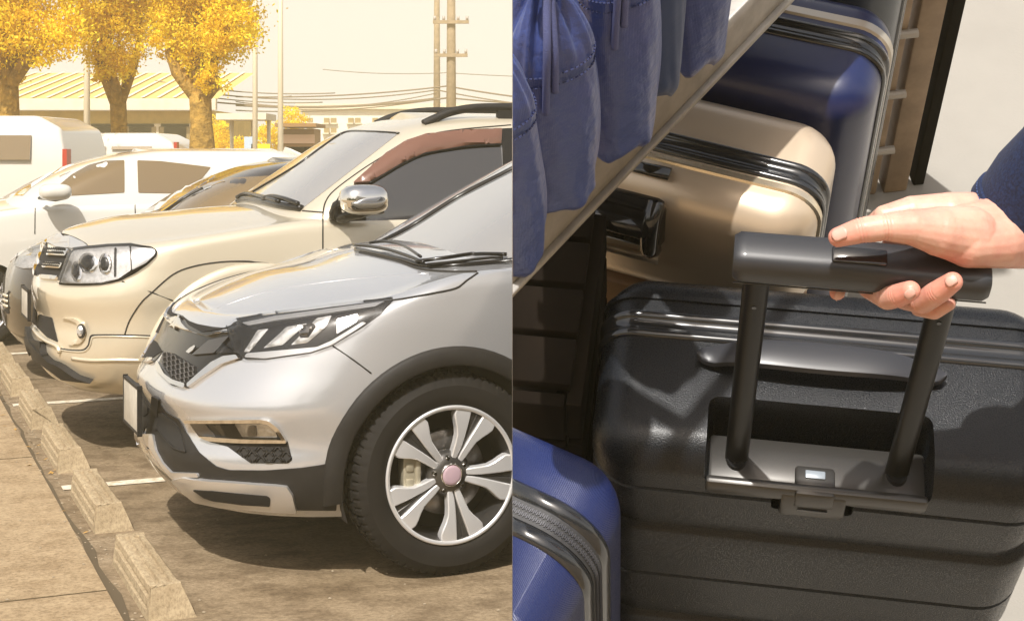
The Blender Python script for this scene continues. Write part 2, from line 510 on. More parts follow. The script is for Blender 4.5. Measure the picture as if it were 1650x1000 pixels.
crv = CarRef((-1.435, 5.754))
car = thing('parked_car', 'silver SUV nearest the camera, bonnet and alloy front wheel turned toward the viewer', 'car', crv.M, 'cars parked nose-in side by side')
B1 = Shell(.235,
           T=spl([(.10, .885), (.30, .915), (.50, .955), (.72, .995), (1.04, 1.075), (1.5, 1.10), (3, 1.13), (4.5, 1.12)]),
           A=spl([(.23, .10), (.29, .05), (.35, .02), (.42, .015), (.50, .05), (.56, .03), (.61, .015), (.66, .04), (.74, .09), (.82, .13), (.90, .175), (1.0, .26), (1.1, .3)]),
           W=spl([(.23, .85), (.30, .875), (.45, .893), (.62, .905), (.75, .912), (.88, .908), (1.0, .895), (1.1, .875)]),
           Z=spl([(.23, 4.35), (.4, 4.5), (.7, 4.52), (1.1, 4.42)]),
           Df=.74, nf=2.55, Dr=.35, nr=3, crown=spl([(.1, .0), (.3, .035), (.6, .07), (1.0, .06), (4.4, .05)]),
           r=spl([(.1, .05), (.4, .06), (.8, .07), (1.1, .06), (4, .05)]), rows=30)
crv.shells = [B1]
body = B1.build('body', silver, car, kill=[(.94, .36, .405), (3.56, .36, .405)])
# cabin
C1 = Shell(1.06,
           T=lambda a: 1.655, A=spl([(1.05, .98), (1.2, 1.23), (1.4, 1.58), (1.56, 1.90), (1.66, 2.2)]),
           W=spl([(1.05, .84), (1.12, .815), (1.3, .745), (1.5, .655), (1.66, .58)]),
           Z=spl([(1.05, 4.4), (1.4, 4.2), (1.66, 3.9)]), Df=.42, nf=3.2, Dr=.3, nr=3, crown=lambda a: .03, r=lambda a: .06, rows=16)
cabin = C1.build('cabin', silver, car)

def shell_patch(ref, name, sh, m, parent, s0, s1, h0, h1, off=.004, ns=16, nh=10, mirror=False, depth=.01, kind='f'):
    pass

P = lambda *a, **k: patch(crv, *a, **k)
SB = [B1]
# black lower band and fascia
P('lower_cladding', zC([(150, 95), (215, 190), (300, 240), (350, 330), (440, 470), (560, 568), (650, 594), (900, 596), (1150, 578), (1290, 558), (1418, 530), (1400, 875), (1130, 872), (970, 862), (600, 828), (430, 793), (350, 730), (270, 645), (190, 540), (120, 430), (60, 380), (100, 200)]), plastic, car, off=.004, depth=.02, sh=SB, step=10, mirror=True)
P('skid_plate', zC([(22, 372), (60, 345), (130, 345), (150, 450), (200, 540), (262, 605), (440, 612), (450, 640), (350, 640), (265, 650), (190, 560), (120, 450), (60, 400)]), satin, car, off=.012, depth=.03, sh=SB, step=8, mirror=True)
P('lower_intake', zC([(140, 180), (200, 200), (290, 270), (330, 370), (352, 468), (280, 440), (200, 370), (140, 300)]), recess, car, off=.008, depth=.012, sh=SB, step=8, mirror=True)
surf_line(crv, 'intake_rim', zC([(150, 300), (210, 385), (280, 445), (355, 468)]), .004, plastic, car, off=.008, sh=SB)
P('skid_trim', zC([(345, 632), (500, 655), (980, 690), (1060, 700), (1100, 760), (1128, 872), (970, 866), (600, 832), (430, 797), (350, 735), (270, 650)]), satin, car, off=.020, depth=.035, sh=SB, step=8, mirror=True)
P('skid_opening', zC([(420, 708), (560, 715), (930, 752), (952, 770), (948, 825), (760, 812), (560, 785), (500, 765)]), recess, car, off=.022, depth=.01, sh=SB, step=8, mirror=True, rnd_k=3)
# fog lamp pocket
P('fog_pocket', zC([(352, 240), (890, 236), (950, 262), (1010, 330), (1060, 395), (1092, 525), (1060, 548), (800, 546), (735, 500), (640, 430), (520, 400), (440, 360)]), gloss_black, car, off=.002, depth=.01, sh=SB, mirror=True)
P('fog_bezel', zC([(372, 262), (480, 262), (560, 360), (445, 352)]), gunmetal, car, off=.004, depth=.01, sh=SB, mirror=True)
P('fog_lamp', zC([(690, 268), (930, 268), (965, 300), (990, 362), (745, 362)]), lamp_chrome, car, off=.004, depth=.01, sh=SB, mirror=True)
P('fog_bulb', zC([(790, 285), (840, 280), (850, 350), (785, 350)]), steel, car, off=.010, depth=.01, sh=SB, bulge=.008, mirror=True)
P('fog_lens', zC([(560, 266), (900, 266), (960, 300), (1000, 366), (620, 366)]), lens, car, off=.014, depth=.004, sh=SB)
P('fog_trim', zC([(350, 234), (880, 230), (935, 240), (1000, 290), (1058, 385), (1035, 388), (985, 315), (930, 265), (880, 256), (360, 256)]), chrome, car, off=.016, depth=.018, sh=SB, mirror=True)
P('fog_trim', zC([(450, 358), (590, 370), (1050, 374), (1058, 396), (600, 400), (520, 394)]), chrome, car, off=.016, depth=.018, sh=SB, mirror=True)
hexV = []
def hex_mesh(ref, name, poly, cell, rad, m, parent, off, sh, sx=1.0, skew=0.0):
    """bars of a honeycomb grille laid over an outline"""
    xs = [p[0] for p in poly]; ys = [p[1] for p in poly]; n = len(poly)
    def inside(x, y):
        c = False
        for i in range(n):
            (x1, y1), (x2, y2) = poly[i], poly[(i + 1) % n]
            if (y1 > y) != (y2 > y) and x < (x2 - x1) * (y - y1) / (y2 - y1) + x1: c = not c
        return c
    parts = []; seen = set()
    h = cell * math.sqrt(3)
    j = 0; y = min(ys) - h
    i_ = 0
    yy = min(ys) - h
    row = 0
    while yy < max(ys) + h:
        xx = min(xs) - cell * 3 + (0 if row % 2 == 0 else cell * 1.5)
        while xx < max(xs) + cell * 3:
            pts = [(xx + sx * cell * math.cos(R_(60 * k)), yy + cell * math.sin(R_(60 * k)) + skew * (xx - min(xs))) for k in range(6)]
            for k in range(6):
                p, q = pts[k], pts[(k + 1) % 6]
                key = tuple(sorted([(round(p[0]), round(p[1])), (round(q[0]), round(q[1]))]))
                if key in seen or not (inside(*p) and inside(*q)): continue
                seen.add(key)
                A_, na = ref.hit(*p, sh); B_, nb = ref.hit(*q, sh)
                parts.append(tubeVF([A_ + na * off, B_ + nb * off], rad, 5))
            xx += cell * 3
        yy += h / 2; row += 1
    return mob(name, *join(parts), m, parent) if parts else None
P('fog_grille', zC([(640, 425), (1062, 402), (1088, 520), (1050, 545), (800, 542), (740, 498)]), plastic, car, off=.003, depth=.01, sh=SB)
hex_mesh(crv, 'fog_mesh', zC([(640, 425), (1062, 402), (1088, 520), (1050, 545), (800, 542), (740, 498)]), 9, .0035, plastic, car, .006, SB, 1.3)
# grille
P('grille_panel', zB([(205, 245), (300, 150), (340, 215), (430, 262), (600, 250), (660, 255), (700, 385), (680, 440), (580, 450), (440, 545), (335, 622), (230, 605), (150, 520), (140, 470), (175, 395)]), gloss_black, car, off=.003, depth=.02, sh=SB, mirror=True)
hexpoly = zB([(178, 388), (255, 402), (385, 482), (390, 545), (322, 602), (230, 560), (170, 470)])
P('grille_back', hexpoly, recess, car, off=.005, depth=.01, sh=SB, mirror=True)
hex_mesh(crv, 'grille_mesh', hexpoly, 4.6, .0022, gunmetal, car, .010, SB, .9, .35)
P('grille_bar', zB([(212, 238), (235, 195), (290, 148), (312, 165), (335, 222), (430, 272), (480, 278), (550, 252), (655, 250), (615, 285), (480, 305), (400, 292), (300, 266)]), chrome, car, off=.016, depth=.03, sh=SB, step=6, mirror=True, bulge=.002, nsm=30, psm=8)
P('grille_recess', zB([(302, 158), (338, 216), (425, 262), (540, 246), (640, 212), (645, 200), (585, 238), (500, 230), (400, 212), (345, 192)]), recess, car, off=.006, depth=.012, sh=SB, step=6, mirror=True, nsm=10)
P('grille_wing', zB([(478, 318), (612, 290), (515, 400), (370, 412)]), gunmetal, car, off=.012, depth=.02, sh=SB, mirror=True)
P('badge', zB([(340, 395), (365, 370), (395, 352), (402, 360), (385, 385), (360, 405)]), chrome, car, off=.016, depth=.006, sh=SB, step=3, rnd_k=1)
P('grille_strip', zB([(340, 600), (400, 545), (500, 458), (575, 420), (655, 410), (672, 432), (560, 470), (440, 552), (345, 622)]), chrome, car, off=.014, depth=.02, sh=SB, step=6, mirror=True)
P('grille_lip', zB([(142, 470), (152, 452), (200, 540), (250, 575), (332, 600), (325, 628), (235, 600), (150, 520)]), chrome, car, off=.016, depth=.022, sh=SB, step=6, mirror=True)
# headlight: housing, cells, lens
HL = zA([(312, 288), (285, 208), (312, 188), (430, 168), (600, 145), (797, 121), (757, 165), (700, 207), (605, 263), (540, 286), (400, 306), (337, 306), (322, 288), (255, 290), (272, 255)])
hl = P('headlight', HL, lamp_dark, car, off=.003, depth=.016, sh=SB, step=8, mirror=True)
P('lamp_cell', zA([(335, 284), (378, 216), (412, 212), (352, 284)]), lamp_chrome, car, off=.006, depth=.01, sh=SB, step=6, bulge=.004)
P('lamp_cell', zA([(395, 272), (468, 206), (530, 196), (455, 262)]), lamp_chrome, car, off=.006, depth=.01, sh=SB, step=6, bulge=.004)
P('lamp_cell', zA([(480, 262), (560, 180), (606, 172), (590, 205), (530, 255)]), lamp_chrome, car, off=.006, depth=.01, sh=SB, step=6, bulge=.004)
P('indicator', zA([(622, 182), (686, 166), (684, 190), (620, 228)]), satin, car, off=.007, depth=.01, sh=SB, step=6)
P('lamp_eyebrow', zA([(330, 196), (430, 176), (600, 153), (770, 130), (740, 146), (600, 166), (430, 190), (350, 205)]), satin, car, off=.008, depth=.01, sh=SB, step=6)
P('daylight_strip', zA([(338, 300), (345, 288), (560, 268), (605, 248), (700, 190), (712, 194), (606, 262), (540, 284), (400, 304)]), satin, car, off=.008, depth=.01, sh=SB, step=6)
P('lamp_bulb', zA([(505, 220), (545, 195), (560, 205), (535, 240), (510, 240)]), glass_d, car, off=.012, depth=.01, sh=SB, step=4, bulge=.008)
P('lens', HL, lens, car, off=.016, depth=.012, sh=SB, step=8, bulge=.002)
# plate
plt = P('plate_bracket', zC([(120, 70), (170, 95), (150, 330), (110, 300)]), plastic, car, off=.01, depth=.02, sh=SB)
o = crv.at(226, 619, b=.20); q = crv.at(252.5, 637.5, b=-.0)
def plate(parent, a, y0, y1, h0, h1, t=.006, m=plate_m, name='number_plate'):
    pl = box(name, (a, (y0 + y1) / 2, (h0 + h1) / 2), (t, y1 - y0, h1 - h0), m, parent, .002)
    fr = []
    e = .010
    for (y, h, sy, sh_) in (((y0 + y1) / 2, h1, y1 - y0 + 2 * e, e), ((y0 + y1) / 2, h0, y1 - y0 + 2 * e, e), (y0, (h0 + h1) / 2, e, h1 - h0 + 2 * e), (y1, (h0 + h1) / 2, e, h1 - h0 + 2 * e)):
        fr.append(boxVF((a + .004, y, h), (t + .012, sy, sh_)))
    mob('plate_frame', *join(fr), plastic, pl, False)
    return pl
plate(car, -.035, -.165, .165, .455, .625)
# bonnet and panel gaps
surf_line(crv, 'panel_gap', zB([(610, 225), (640, 198), (760, 167), (1200, 112)]) + [(632, 484), (700, 472), (735, 464), (752, 452), (770, 440)], .0035, seam, car, off=.001, sh=SB)
surf_line(crv, 'panel_gap', [(536, 557), (570, 580), (598, 601)], .003, seam, car, off=.0005, sh=SB, smooth_=False)
surf_line(crv, 'crease', [(340, 500), (430, 470), (560, 450), (690, 440)], .003, silver, car, off=-.001, sh=SB)
# arch cladding
def arch_trim(ref, parent, m, ca, ch, r0, r1, t0, t1, sh, th=.018, n=40):
    V, F = [], []
    def surf(a, h):
        r = sh.bvh.ray_cast(Vector((a, -3, h)), Vector((0, 1, 0)))
        return r[0].y if r[0] is not None else -.88
    prof = [(0, .012), (0, -.016), (.12, -.022), (.85, -.014), (1, -.004), (1, .012)]
    for i in range(n + 1):
        t = R_(t0 + (t1 - t0) * i / n)
        for f, d in prof:
            r = r0 + (r1 - r0) * f; rr = max(r, r0 + .012)
            a, h = ca + r * math.cos(t), ch + r * math.sin(t)
            y = surf(ca + (r0 + .02 + (r1 - r0 - .02) * f) * math.cos(t), ch + (r0 + .02 + (r1 - r0 - .02) * f) * math.sin(t)) + d
            V.append((a, y, h))
    k = len(prof)
    for i in range(n):
        for j in range(k - 1): F.append((i * k + j, i * k + j + 1, (i + 1) * k + j + 1, (i + 1) * k + j))
    o = mob('arch_trim', V, F, m, parent, True, 50); mirror_of(o, parent); return o
for ca in (.94, 3.56):
    arch_trim(crv, car, plastic, ca, .36, .395, .462, 190, -10, B1)
    for nr_ in (True, False):
        arch_liner(car, ca, .36, .404, nr_)
        wheel(car, ca, .905, .362, R=.364, near=nr_)
P('mud_flap', zC([(1240, 880), (1370, 890), (1365, 985), (1330, 990)]), plastic, car, off=-.05, depth=.02, sh=SB)
# windscreen, wipers, side glass
SC = [C1]
P('windscreen', [(600, 398), (660, 372), (740, 322), (825, 279), (900, 240), (985, 255), (930, 340), (872, 408), (830, 416), (760, 424), (690, 426), (640, 412)], glass_w, car, off=.003, depth=.006, sh=SC, step=14)
surf_line(crv, 'screen_seal', [(592, 402), (660, 368), (740, 318), (825, 274), (900, 234)], .012, gloss_black, car, off=.004, sh=SC)
surf_line(crv, 'screen_seal', [(640, 412), (690, 430), (760, 428), (830, 419)], .010, gloss_black, car, off=.002, sh=SC)
BC = [B1, C1]
surf_line(crv, 'cowl_panel', [(574, 404), (600, 409), (650, 421), (690, 431), (760, 428), (835, 421)], .010, gloss_black, car, off=.006, sh=BC, n=8)
surf_line(crv, 'wiper', [(572, 403), (600, 405), (640, 414), (684, 431)], .007, gloss_black, car, off=.022, sh=BC, n=8)
surf_line(crv, 'wiper', [(598, 401), (622, 399), (652, 406), (680, 424)], .006, gloss_black, car, off=.026, sh=BC, n=8)
surf_line(crv, 'wiper', [(672, 430), (720, 424), (770, 417), (818, 417)], .0075, gloss_black, car, off=.022, sh=BC, n=8)
surf_line(crv, 'wiper_blade', [(690, 434), (750, 428), (812, 421)], .006, rubber, car, off=.020, sh=BC, n=6)
surf_line(crv, 'hood_edge', [(580, 407), (640, 421), (678, 434), (720, 438), (768, 438)], .006, seam, car, off=.001, sh=BC, n=6)
# rest of the near SUV that a step to the side would show
def simple_side(ref, parent, sh, a_list, h0, h1, m, name='side_window', inset=.0, near_only=False):
    """side windows given by (front foot, front top, rear top, rear foot) stations along the flank"""
    for (f0, f1, r1, r0) in a_list:
        V, F, nn = [], [], []
        nx, nz = 10, 6
        for j in range(nz + 1):
            t = j / nz; h = h0 + (h1 - h0) * t
            for i in range(nx + 1):
                s = i / nx; a = (f0 + (f1 - f0) * t) * (1 - s) + (r0 + (r1 - r0) * t) * s
                r = sh.bvh.ray_cast(Vector((a, -3, h)), Vector((0, 1, 0)))
                y = (r[0].y if r[0] is not None else -.7) - .004
                V.append((a, y, h))
        k = nx + 1
        for j in range(nz):
            for i in range(nx): F.append((j * k + i, j * k + i + 1, (j + 1) * k + i + 1, (j + 1) * k + i))
        o = mob(name, V, F, m, parent)
        mirror_of(o, parent)
def flank_line(ref, parent, sh, pts, r=.003, m=None, name='panel_gap'):
    P_ = []
    for i in range(len(pts) - 1):
        for j in range(8):
            t = j / 8; a = pts[i][0] * (1 - t) + pts[i + 1][0] * t; h = pts[i][1] * (1 - t) + pts[i + 1][1] * t
            q = sh.bvh.ray_cast(Vector((a, -3, h)), Vector((0, 1, 0)))
            if q[0] is not None: P_.append(q[0] + Vector((0, -.0005, 0)))
    if len(P_) > 2:
        o = mob(name, *tubeVF(P_, r, 5), m or seam, parent); mirror_of(o, parent)
simple_side(crv, car, C1, [(1.75, 2.2, 2.42, 2.42), (2.5, 2.5, 3.4, 3.4)], 1.16, 1.52, glass_d)
for pts in ([(1.42, .45), (1.40, .8), (1.46, 1.08)], [(2.46, .32), (2.46, 1.1)], [(3.38, .8), (3.42, 1.1)]): flank_line(crv, car, B1, pts)

# ------------------------------------------------------------------ the champagne SUV
fort = CarRef((-2.545, 7.93))
car2 = thing('parked_car', 'champagne SUV with chrome door mirror, roof rails and tinted window visor', 'car', fort.M, 'cars parked nose-in side by side')
B2 = Shell(.31,
           T=spl([(.08, 1.045), (.3, 1.055), (.6, 1.085), (1.0, 1.135), (1.35, 1.175), (2, 1.18), (4.6, 1.18)]),
           A=spl([(.30, .14), (.36, .05), (.42, .02), (.50, .0), (.58, .01), (.66, .02), (.78, .005), (.84, .02), (.92, .05), (1.0, .075), (1.06, .11), (1.15, .2)]),
           W=spl([(.30, .78), (.40, .85), (.52, .895), (.60, .905), (.70, .905), (.82, .915), (.95, .905), (1.05, .89), (1.18, .865)]),
           Z=spl([(.3, 4.5), (.5, 4.66), (.9, 4.68), (1.2, 4.6)]),
           Df=.60, nf=2.8, Dr=.3, nr=3.4, crown=spl([(.1, .03), (.25, .075), (.45, .10), (.9, .085), (1.3, .06), (4.6, .04)]),
           r=spl([(.1, .05), (.5, .07), (1.2, .05), (4, .04)]), rows=34)
C2 = Shell(1.12, T=lambda a: 1.715, A=spl([(1.12, 1.02), (1.22, 1.15), (1.4, 1.40), (1.63, 1.755), (1.7, 1.95), (1.75, 2.1)]),
           W=spl([(1.12, .862), (1.2, .85), (1.3, .81), (1.45, .745), (1.63, .66), (1.72, .60)]),
           Z=spl([(1.12, 4.6), (1.5, 4.45), (1.72, 4.2)]), Df=.40, nf=3.0, Dr=.25, nr=3.5, crown=lambda a: .035, r=lambda a: .07, rows=18)
fort.shells = [B2, C2]
B2.build('body', champ, car2, kill=[(.97, .40, .50), (3.72, .40, .50)])
C2.build('cabin', champ, car2)
Q = lambda *a, **k: patch(fort, *a, **k)
S2 = [B2]; T2 = [C2]
Q('headlight', zD([(250, 378), (285, 290), (322, 180), (345, 160), (430, 150), (560, 140), (700, 135), (830, 150), (863, 172), (855, 202), (800, 255), (720, 310), (630, 355), (520, 380), (400, 385), (300, 383)]), seam, car2, off=.004, depth=.02, sh=S2, step=7, mirror=True)
Q('lamp_bowl', zD([(268, 368), (300, 280), (335, 185), (360, 170), (440, 162), (560, 152), (690, 147), (700, 290), (620, 345), (510, 369), (400, 373), (300, 372)]), lamp_chrome, car2, off=.008, depth=.01, sh=S2, step=7, mirror=True)
Q('lamp_corner', zD([(700, 148), (825, 160), (848, 174), (842, 196), (790, 246), (705, 290)]), satin, car2, off=.008, depth=.01, sh=S2, step=6)
def disc_on(ref, name, c, rx, ry, m, parent, off, sh, bulge=0, step=3, depth=.01):
    return patch(ref, name, [(c[0] + rx * math.cos(R_(20 * k)), c[1] + ry * math.sin(R_(20 * k))) for k in range(18)], m, parent, off=off, depth=depth, sh=sh, step=step, bulge=bulge, rnd_k=0)
for cx, cy, rx, ry in ((372, 300, 34, 66), (440, 250, 58, 62), (545, 255, 40, 66)):
    c = zD([(cx, cy)])[0]
    disc_on(fort, 'lamp_ring', c, rx * .26, ry * .26, chrome, car2, .012, S2, bulge=.004)
    disc_on(fort, 'lamp_bulb', c, rx * .17, ry * .17, lamp_dark, car2, .018, S2, bulge=.006)
Q('lamp_divider', zD([(598, 160), (612, 160), (610, 330), (596, 335)]), lamp_dark, car2, off=.011, depth=.008, sh=S2, step=4)
Q('lens', zD([(254, 374), (287, 290), (324, 182), (347, 163), (430, 153), (560, 143), (700, 138), (828, 153), (858, 173), (850, 200), (796, 252), (718, 306), (628, 351), (520, 376), (400, 381), (300, 379)]), lens, car2, off=.018, depth=.014, sh=S2, step=7, bulge=.004)
# grille
Q('grille_panel', zD([(232, 150), (330, 163), (258, 352), (190, 345), (125, 325), (150, 240), (185, 165)]), recess, car2, off=.004, depth=.02, sh=S2, mirror=True)
Q('grille_cap', zD([(252, 66), (330, 86), (402, 122), (436, 152), (345, 162), (235, 150), (200, 130), (215, 95)]), satin, car2, off=.010, depth=.02, sh=S2, mirror=True)
for (y0, y1, dx) in ((158, 200, 0), (240, 275, -32), (320, 345, -62)):
    Q('grille_bar', zD([(205 + dx * .9, y0), (322 + dx, y0 + 8), (305 + dx, y1 + 8), (188 + dx * .9, y1)]), chrome, car2, off=.018, depth=.022, sh=S2, step=5, mirror=True, bulge=.004)
for (y0, dx) in ((166, 0), (184, -8), (247, -32), (262, -38)):
    for k in range(9):
        c = zD([(205 + dx * .9 + k * 12, y0 + k * .8)])[0]; disc_on(fort, 'grille_hole', c, 1.1, 1.6, recess, car2, .0245, S2, step=2, depth=.004)
surf_line(fort, 'panel_gap', zD([(225, 85), (265, 64), (330, 82), (405, 120), (437, 152)]), .004, seam, car2, off=.002, sh=S2)
surf_line(fort, 'panel_gap', zD([(640, 358), (825, 427), (965, 482)]), .004, seam, car2, off=0, sh=S2, smooth_=False)
surf_line(fort, 'panel_gap', [(201, 539), (209, 516), (227, 488), (245, 471), (279, 442), (312, 429), (356, 422), (400, 421), (420, 425)], .004, seam, car2, off=0, sh=S2)
surf_line(fort, 'panel_gap', zD([(258, 775), (330, 785), (400, 783), (432, 755), (445, 705), (470, 692), (660, 692), (862, 698)]), .005, seam, car2, off=0, sh=S2)
surf_line(fort, 'bumper_crease', zD([(262, 782), (330, 792), (405, 792), (440, 762), (455, 712), (475, 700), (660, 700), (860, 706)]), .006, champ, car2, off=.0, sh=S2)
surf_line(fort, 'bumper_crease', zD([(330, 835), (450, 848), (620, 846), (815, 850)]), .010, champ, car2, off=-.001, sh=S2)
# fog lamp in its scooped pocket
Q('fog_pocket', zD([(275, 582), (355, 585), (398, 612), (420, 665), (412, 715), (390, 745), (335, 755), (310, 745), (370, 715), (384, 655), (365, 612), (330, 596)]), champ, car2, off=.012, depth=.02, sh=S2, step=5, bulge=.006)
c = zD([(404, 665)])[0]
disc_on(fort, 'fog_lamp', c, 6.0, 12, lamp_dark, car2, .022, S2, step=3)
disc_on(fort, 'fog_lens', c, 4.4, 9.5, lamp_chrome, car2, .026, S2, step=3, bulge=.008)
Q('lower_intake', zD([(128, 560), (208, 582), (222, 640), (246, 735), (180, 705), (108, 632)]), recess, car2, off=.004, depth=.02, sh=S2, mirror=True)
Q('lower_lip', zD([(60, 732), (92, 710), (130, 762), (222, 845), (262, 858), (300, 880), (380, 935), (470, 965), (300, 948), (195, 872), (75, 802)]), plastic, car2, off=.035, depth=.05, sh=S2, step=6, mirror=True)
surf_line(fort, 'intake_rim', zD([(95, 640), (130, 690), (185, 730), (248, 760), (262, 800)]), .012, champ, car2, off=.008, sh=S2)
plate(car2, -.045, -.17, .17, .645, .79)
for ca in (.97, 3.72):
    for nr_ in (True, False):
        arch_liner(car2, ca, .40, .50, nr_, b=.86)
        wheel(car2, ca, .88, .39, R=.39, rim=.22, near=nr_, style='plain')
    arch_trim(fort, car2, champ, ca, .40, .485, .56, 185, -5, B2)
# windscreen and pillars
Q('windscreen', zE([(112, 492), (330, 556), (815, 178), (700, 168), (560, 167), (470, 222), (300, 345)]), glass_w, car2, off=.004, depth=.01, sh=T2, step=12, rnd_k=4)
surf_line(fort, 'screen_seal', zE([(40, 495), (300, 340), (450, 232), (555, 168), (690, 166), (822, 174)]), .009, gloss_black, car2, off=.002, sh=T2)
surf_line(fort, 'panel_gap', zE([(335, 562), (400, 567), (440, 570)]), .005, seam, car2, off=0)
surf_line(fort, 'panel_gap', zE([(438, 785), (438, 660), (440, 570), (455, 510), (500, 455), (620, 365), (720, 300), (820, 240), (900, 205), (1000, 172), (1150, 150), (1385, 130)]), .0045, seam, car2, off=0)
surf_line(fort, 'panel_gap', zE([(-20, 816), (60, 818), (130, 822), (190, 832)]), .003, seam, car2, off=0)
Q('door_glass', zE([(590, 432), (700, 330), (830, 235), (960, 185), (1150, 162), (1345, 156), (1420, 156), (1420, 605), (920, 606), (750, 612), (560, 620)]), glass_d, car2, off=.003, depth=.01, sh=T2, step=12)
Q('window_pillar', zE([(1335, 150), (1425, 146), (1425, 400), (1345, 400)]), gloss_black, car2, off=.007, depth=.012, sh=T2, step=10)
Q('wind_visor', zE([(592, 430), (640, 385), (760, 278), (860, 216), (960, 181), (1150, 160), (1335, 153), (1332, 228), (1150, 240), (950, 275), (830, 330), (740, 385), (672, 425)]), visor_m, car2, off=.020, depth=.022, sh=T2, step=7, bulge=.012)
surf_line(fort, 'visor_edge', zE([(672, 428), (740, 388), (830, 334), (950, 279), (1150, 244), (1332, 232)]), .007, gloss_black, car2, off=.014, sh=T2)
simple_side(fort, car2, C2, [(2.5, 2.5, 3.4, 3.4), (3.5, 3.5, 4.1, 4.3)], 1.22, 1.56, glass_d)
for pts in ([(2.42, .38), (2.42, 1.14)], [(3.4, .8), (3.44, 1.14)]): flank_line(fort, car2, B2, pts)
# roof rails with feet
for sg in (1, -1):
    if sg > 0: pp = [fort.at(*p, b=.56) for p in zE([(945, 124), (1000, 98), (1085, 64), (1200, 44), (1380, 40)])]
    else: pp = [fort.at(*p, b=-.56) for p in zE([(705, 125), (770, 96), (860, 72), (960, 60), (1090, 58)])]
    last = pp[-1]
    pp += [Vector((last.x + .5, last.y, last.z + .01)), Vector((4.0, last.y, last.z - .01)), Vector((4.3, last.y, last.z - .10))]
    rl = mob('roof_rail', *tubeVF(crom(pp, 6), .026, 8, flat=.9), plastic, car2)
    for x in (pp[3].x + .25, 3.4):
        mob('rail_foot', *boxVF((x, last.y, last.z - .035), (.22, .035, .07)), plastic, rl, False)
# wipers and scuttle
FB = [B2, C2]
surf_line(fort, 'cowl_panel', zE([(15, 512), (60, 505), (150, 522), (240, 542), (335, 554)]), .020, gloss_black, car2, off=.006, sh=FB, n=8)
surf_line(fort, 'wiper', zE([(150, 520), (200, 512), (260, 524), (325, 548)]), .014, gloss_black, car2, off=.030, sh=FB, n=8)
surf_line(fort, 'wiper', zE([(20, 512), (70, 492), (140, 508), (230, 535)]), .012, gloss_black, car2, off=.028, sh=FB, n=8)
mob('washer_jet', *boxVF(fort.at(378, 331, b=-.25), (.03, .04, .015)), gloss_black, car2)
# door mirror: chrome shell on a dark foot, standing off the door
def door_mirror(parent, c, s, m_cap, m_foot, yaw=0, name='door_mirror'):
    """c = centre, s = (length along the car, width outwards, height)"""
    V, F = [], []; nu, nv = 22, 14
    for i in range(nu + 1):
        u = -1 + 2 * i / nu
        for j in range(nv):
            t = 2 * math.pi * j / nv; cy, cz = math.cos(t), math.sin(t)
            f = (1 - abs(u) ** 3.2) ** (1 / 2.6)
            px_ = abs(cy) ** .75 * math.copysign(1, cy); pz_ = abs(cz) ** .75 * math.copysign(1, cz)
            V.append(Vector((u * s[0] * .5, px_ * s[1] * .5 * f, pz_ * s[2] * .5 * f + (.02 if u < -.4 else 0) * 0)))
    for i in range(nu):
        for j in range(nv): F.append((i * nv + j, i * nv + (j + 1) % nv, (i + 1) * nv + (j + 1) % nv, (i + 1) * nv + j))
    Mx = Matrix.Rotation(yaw, 3, 'Z'); V = [Mx @ v + Vector(c) for v in V]
    o = mob(name, V, F, m_cap, parent)
    return o
mc = fort.at(*zE([(645, 505)])[0], b=1.02)
dm = door_mirror(car2, mc, (.255, .19, .155), chrome, plastic, R_(6))
ft = [fort.at(*zE([(535, 600)])[0], b=.86), fort.at(*zE([(560, 590)])[0], b=.93), fort.at(*zE([(650, 570)])[0], b=1.0), fort.at(*zE([(745, 556)])[0], b=1.03)]
mob('mirror_foot', *tubeVF(crom(ft, 5), [.05] * 4 + [.042] * 6 + [.034] * 6, 10, flat=.6), gloss_black, dm)
ft = [fort.at(*zE([(500, 600)])[0], b=.87), fort.at(*zE([(508, 545)])[0], b=.89), fort.at(*zE([(545, 480)])[0], b=.93)]
mob('mirror_foot', *tubeVF(crom(ft, 5), [.035] * 4 + [.03] * 3 + [.02] * 4, 10), gloss_black, dm)

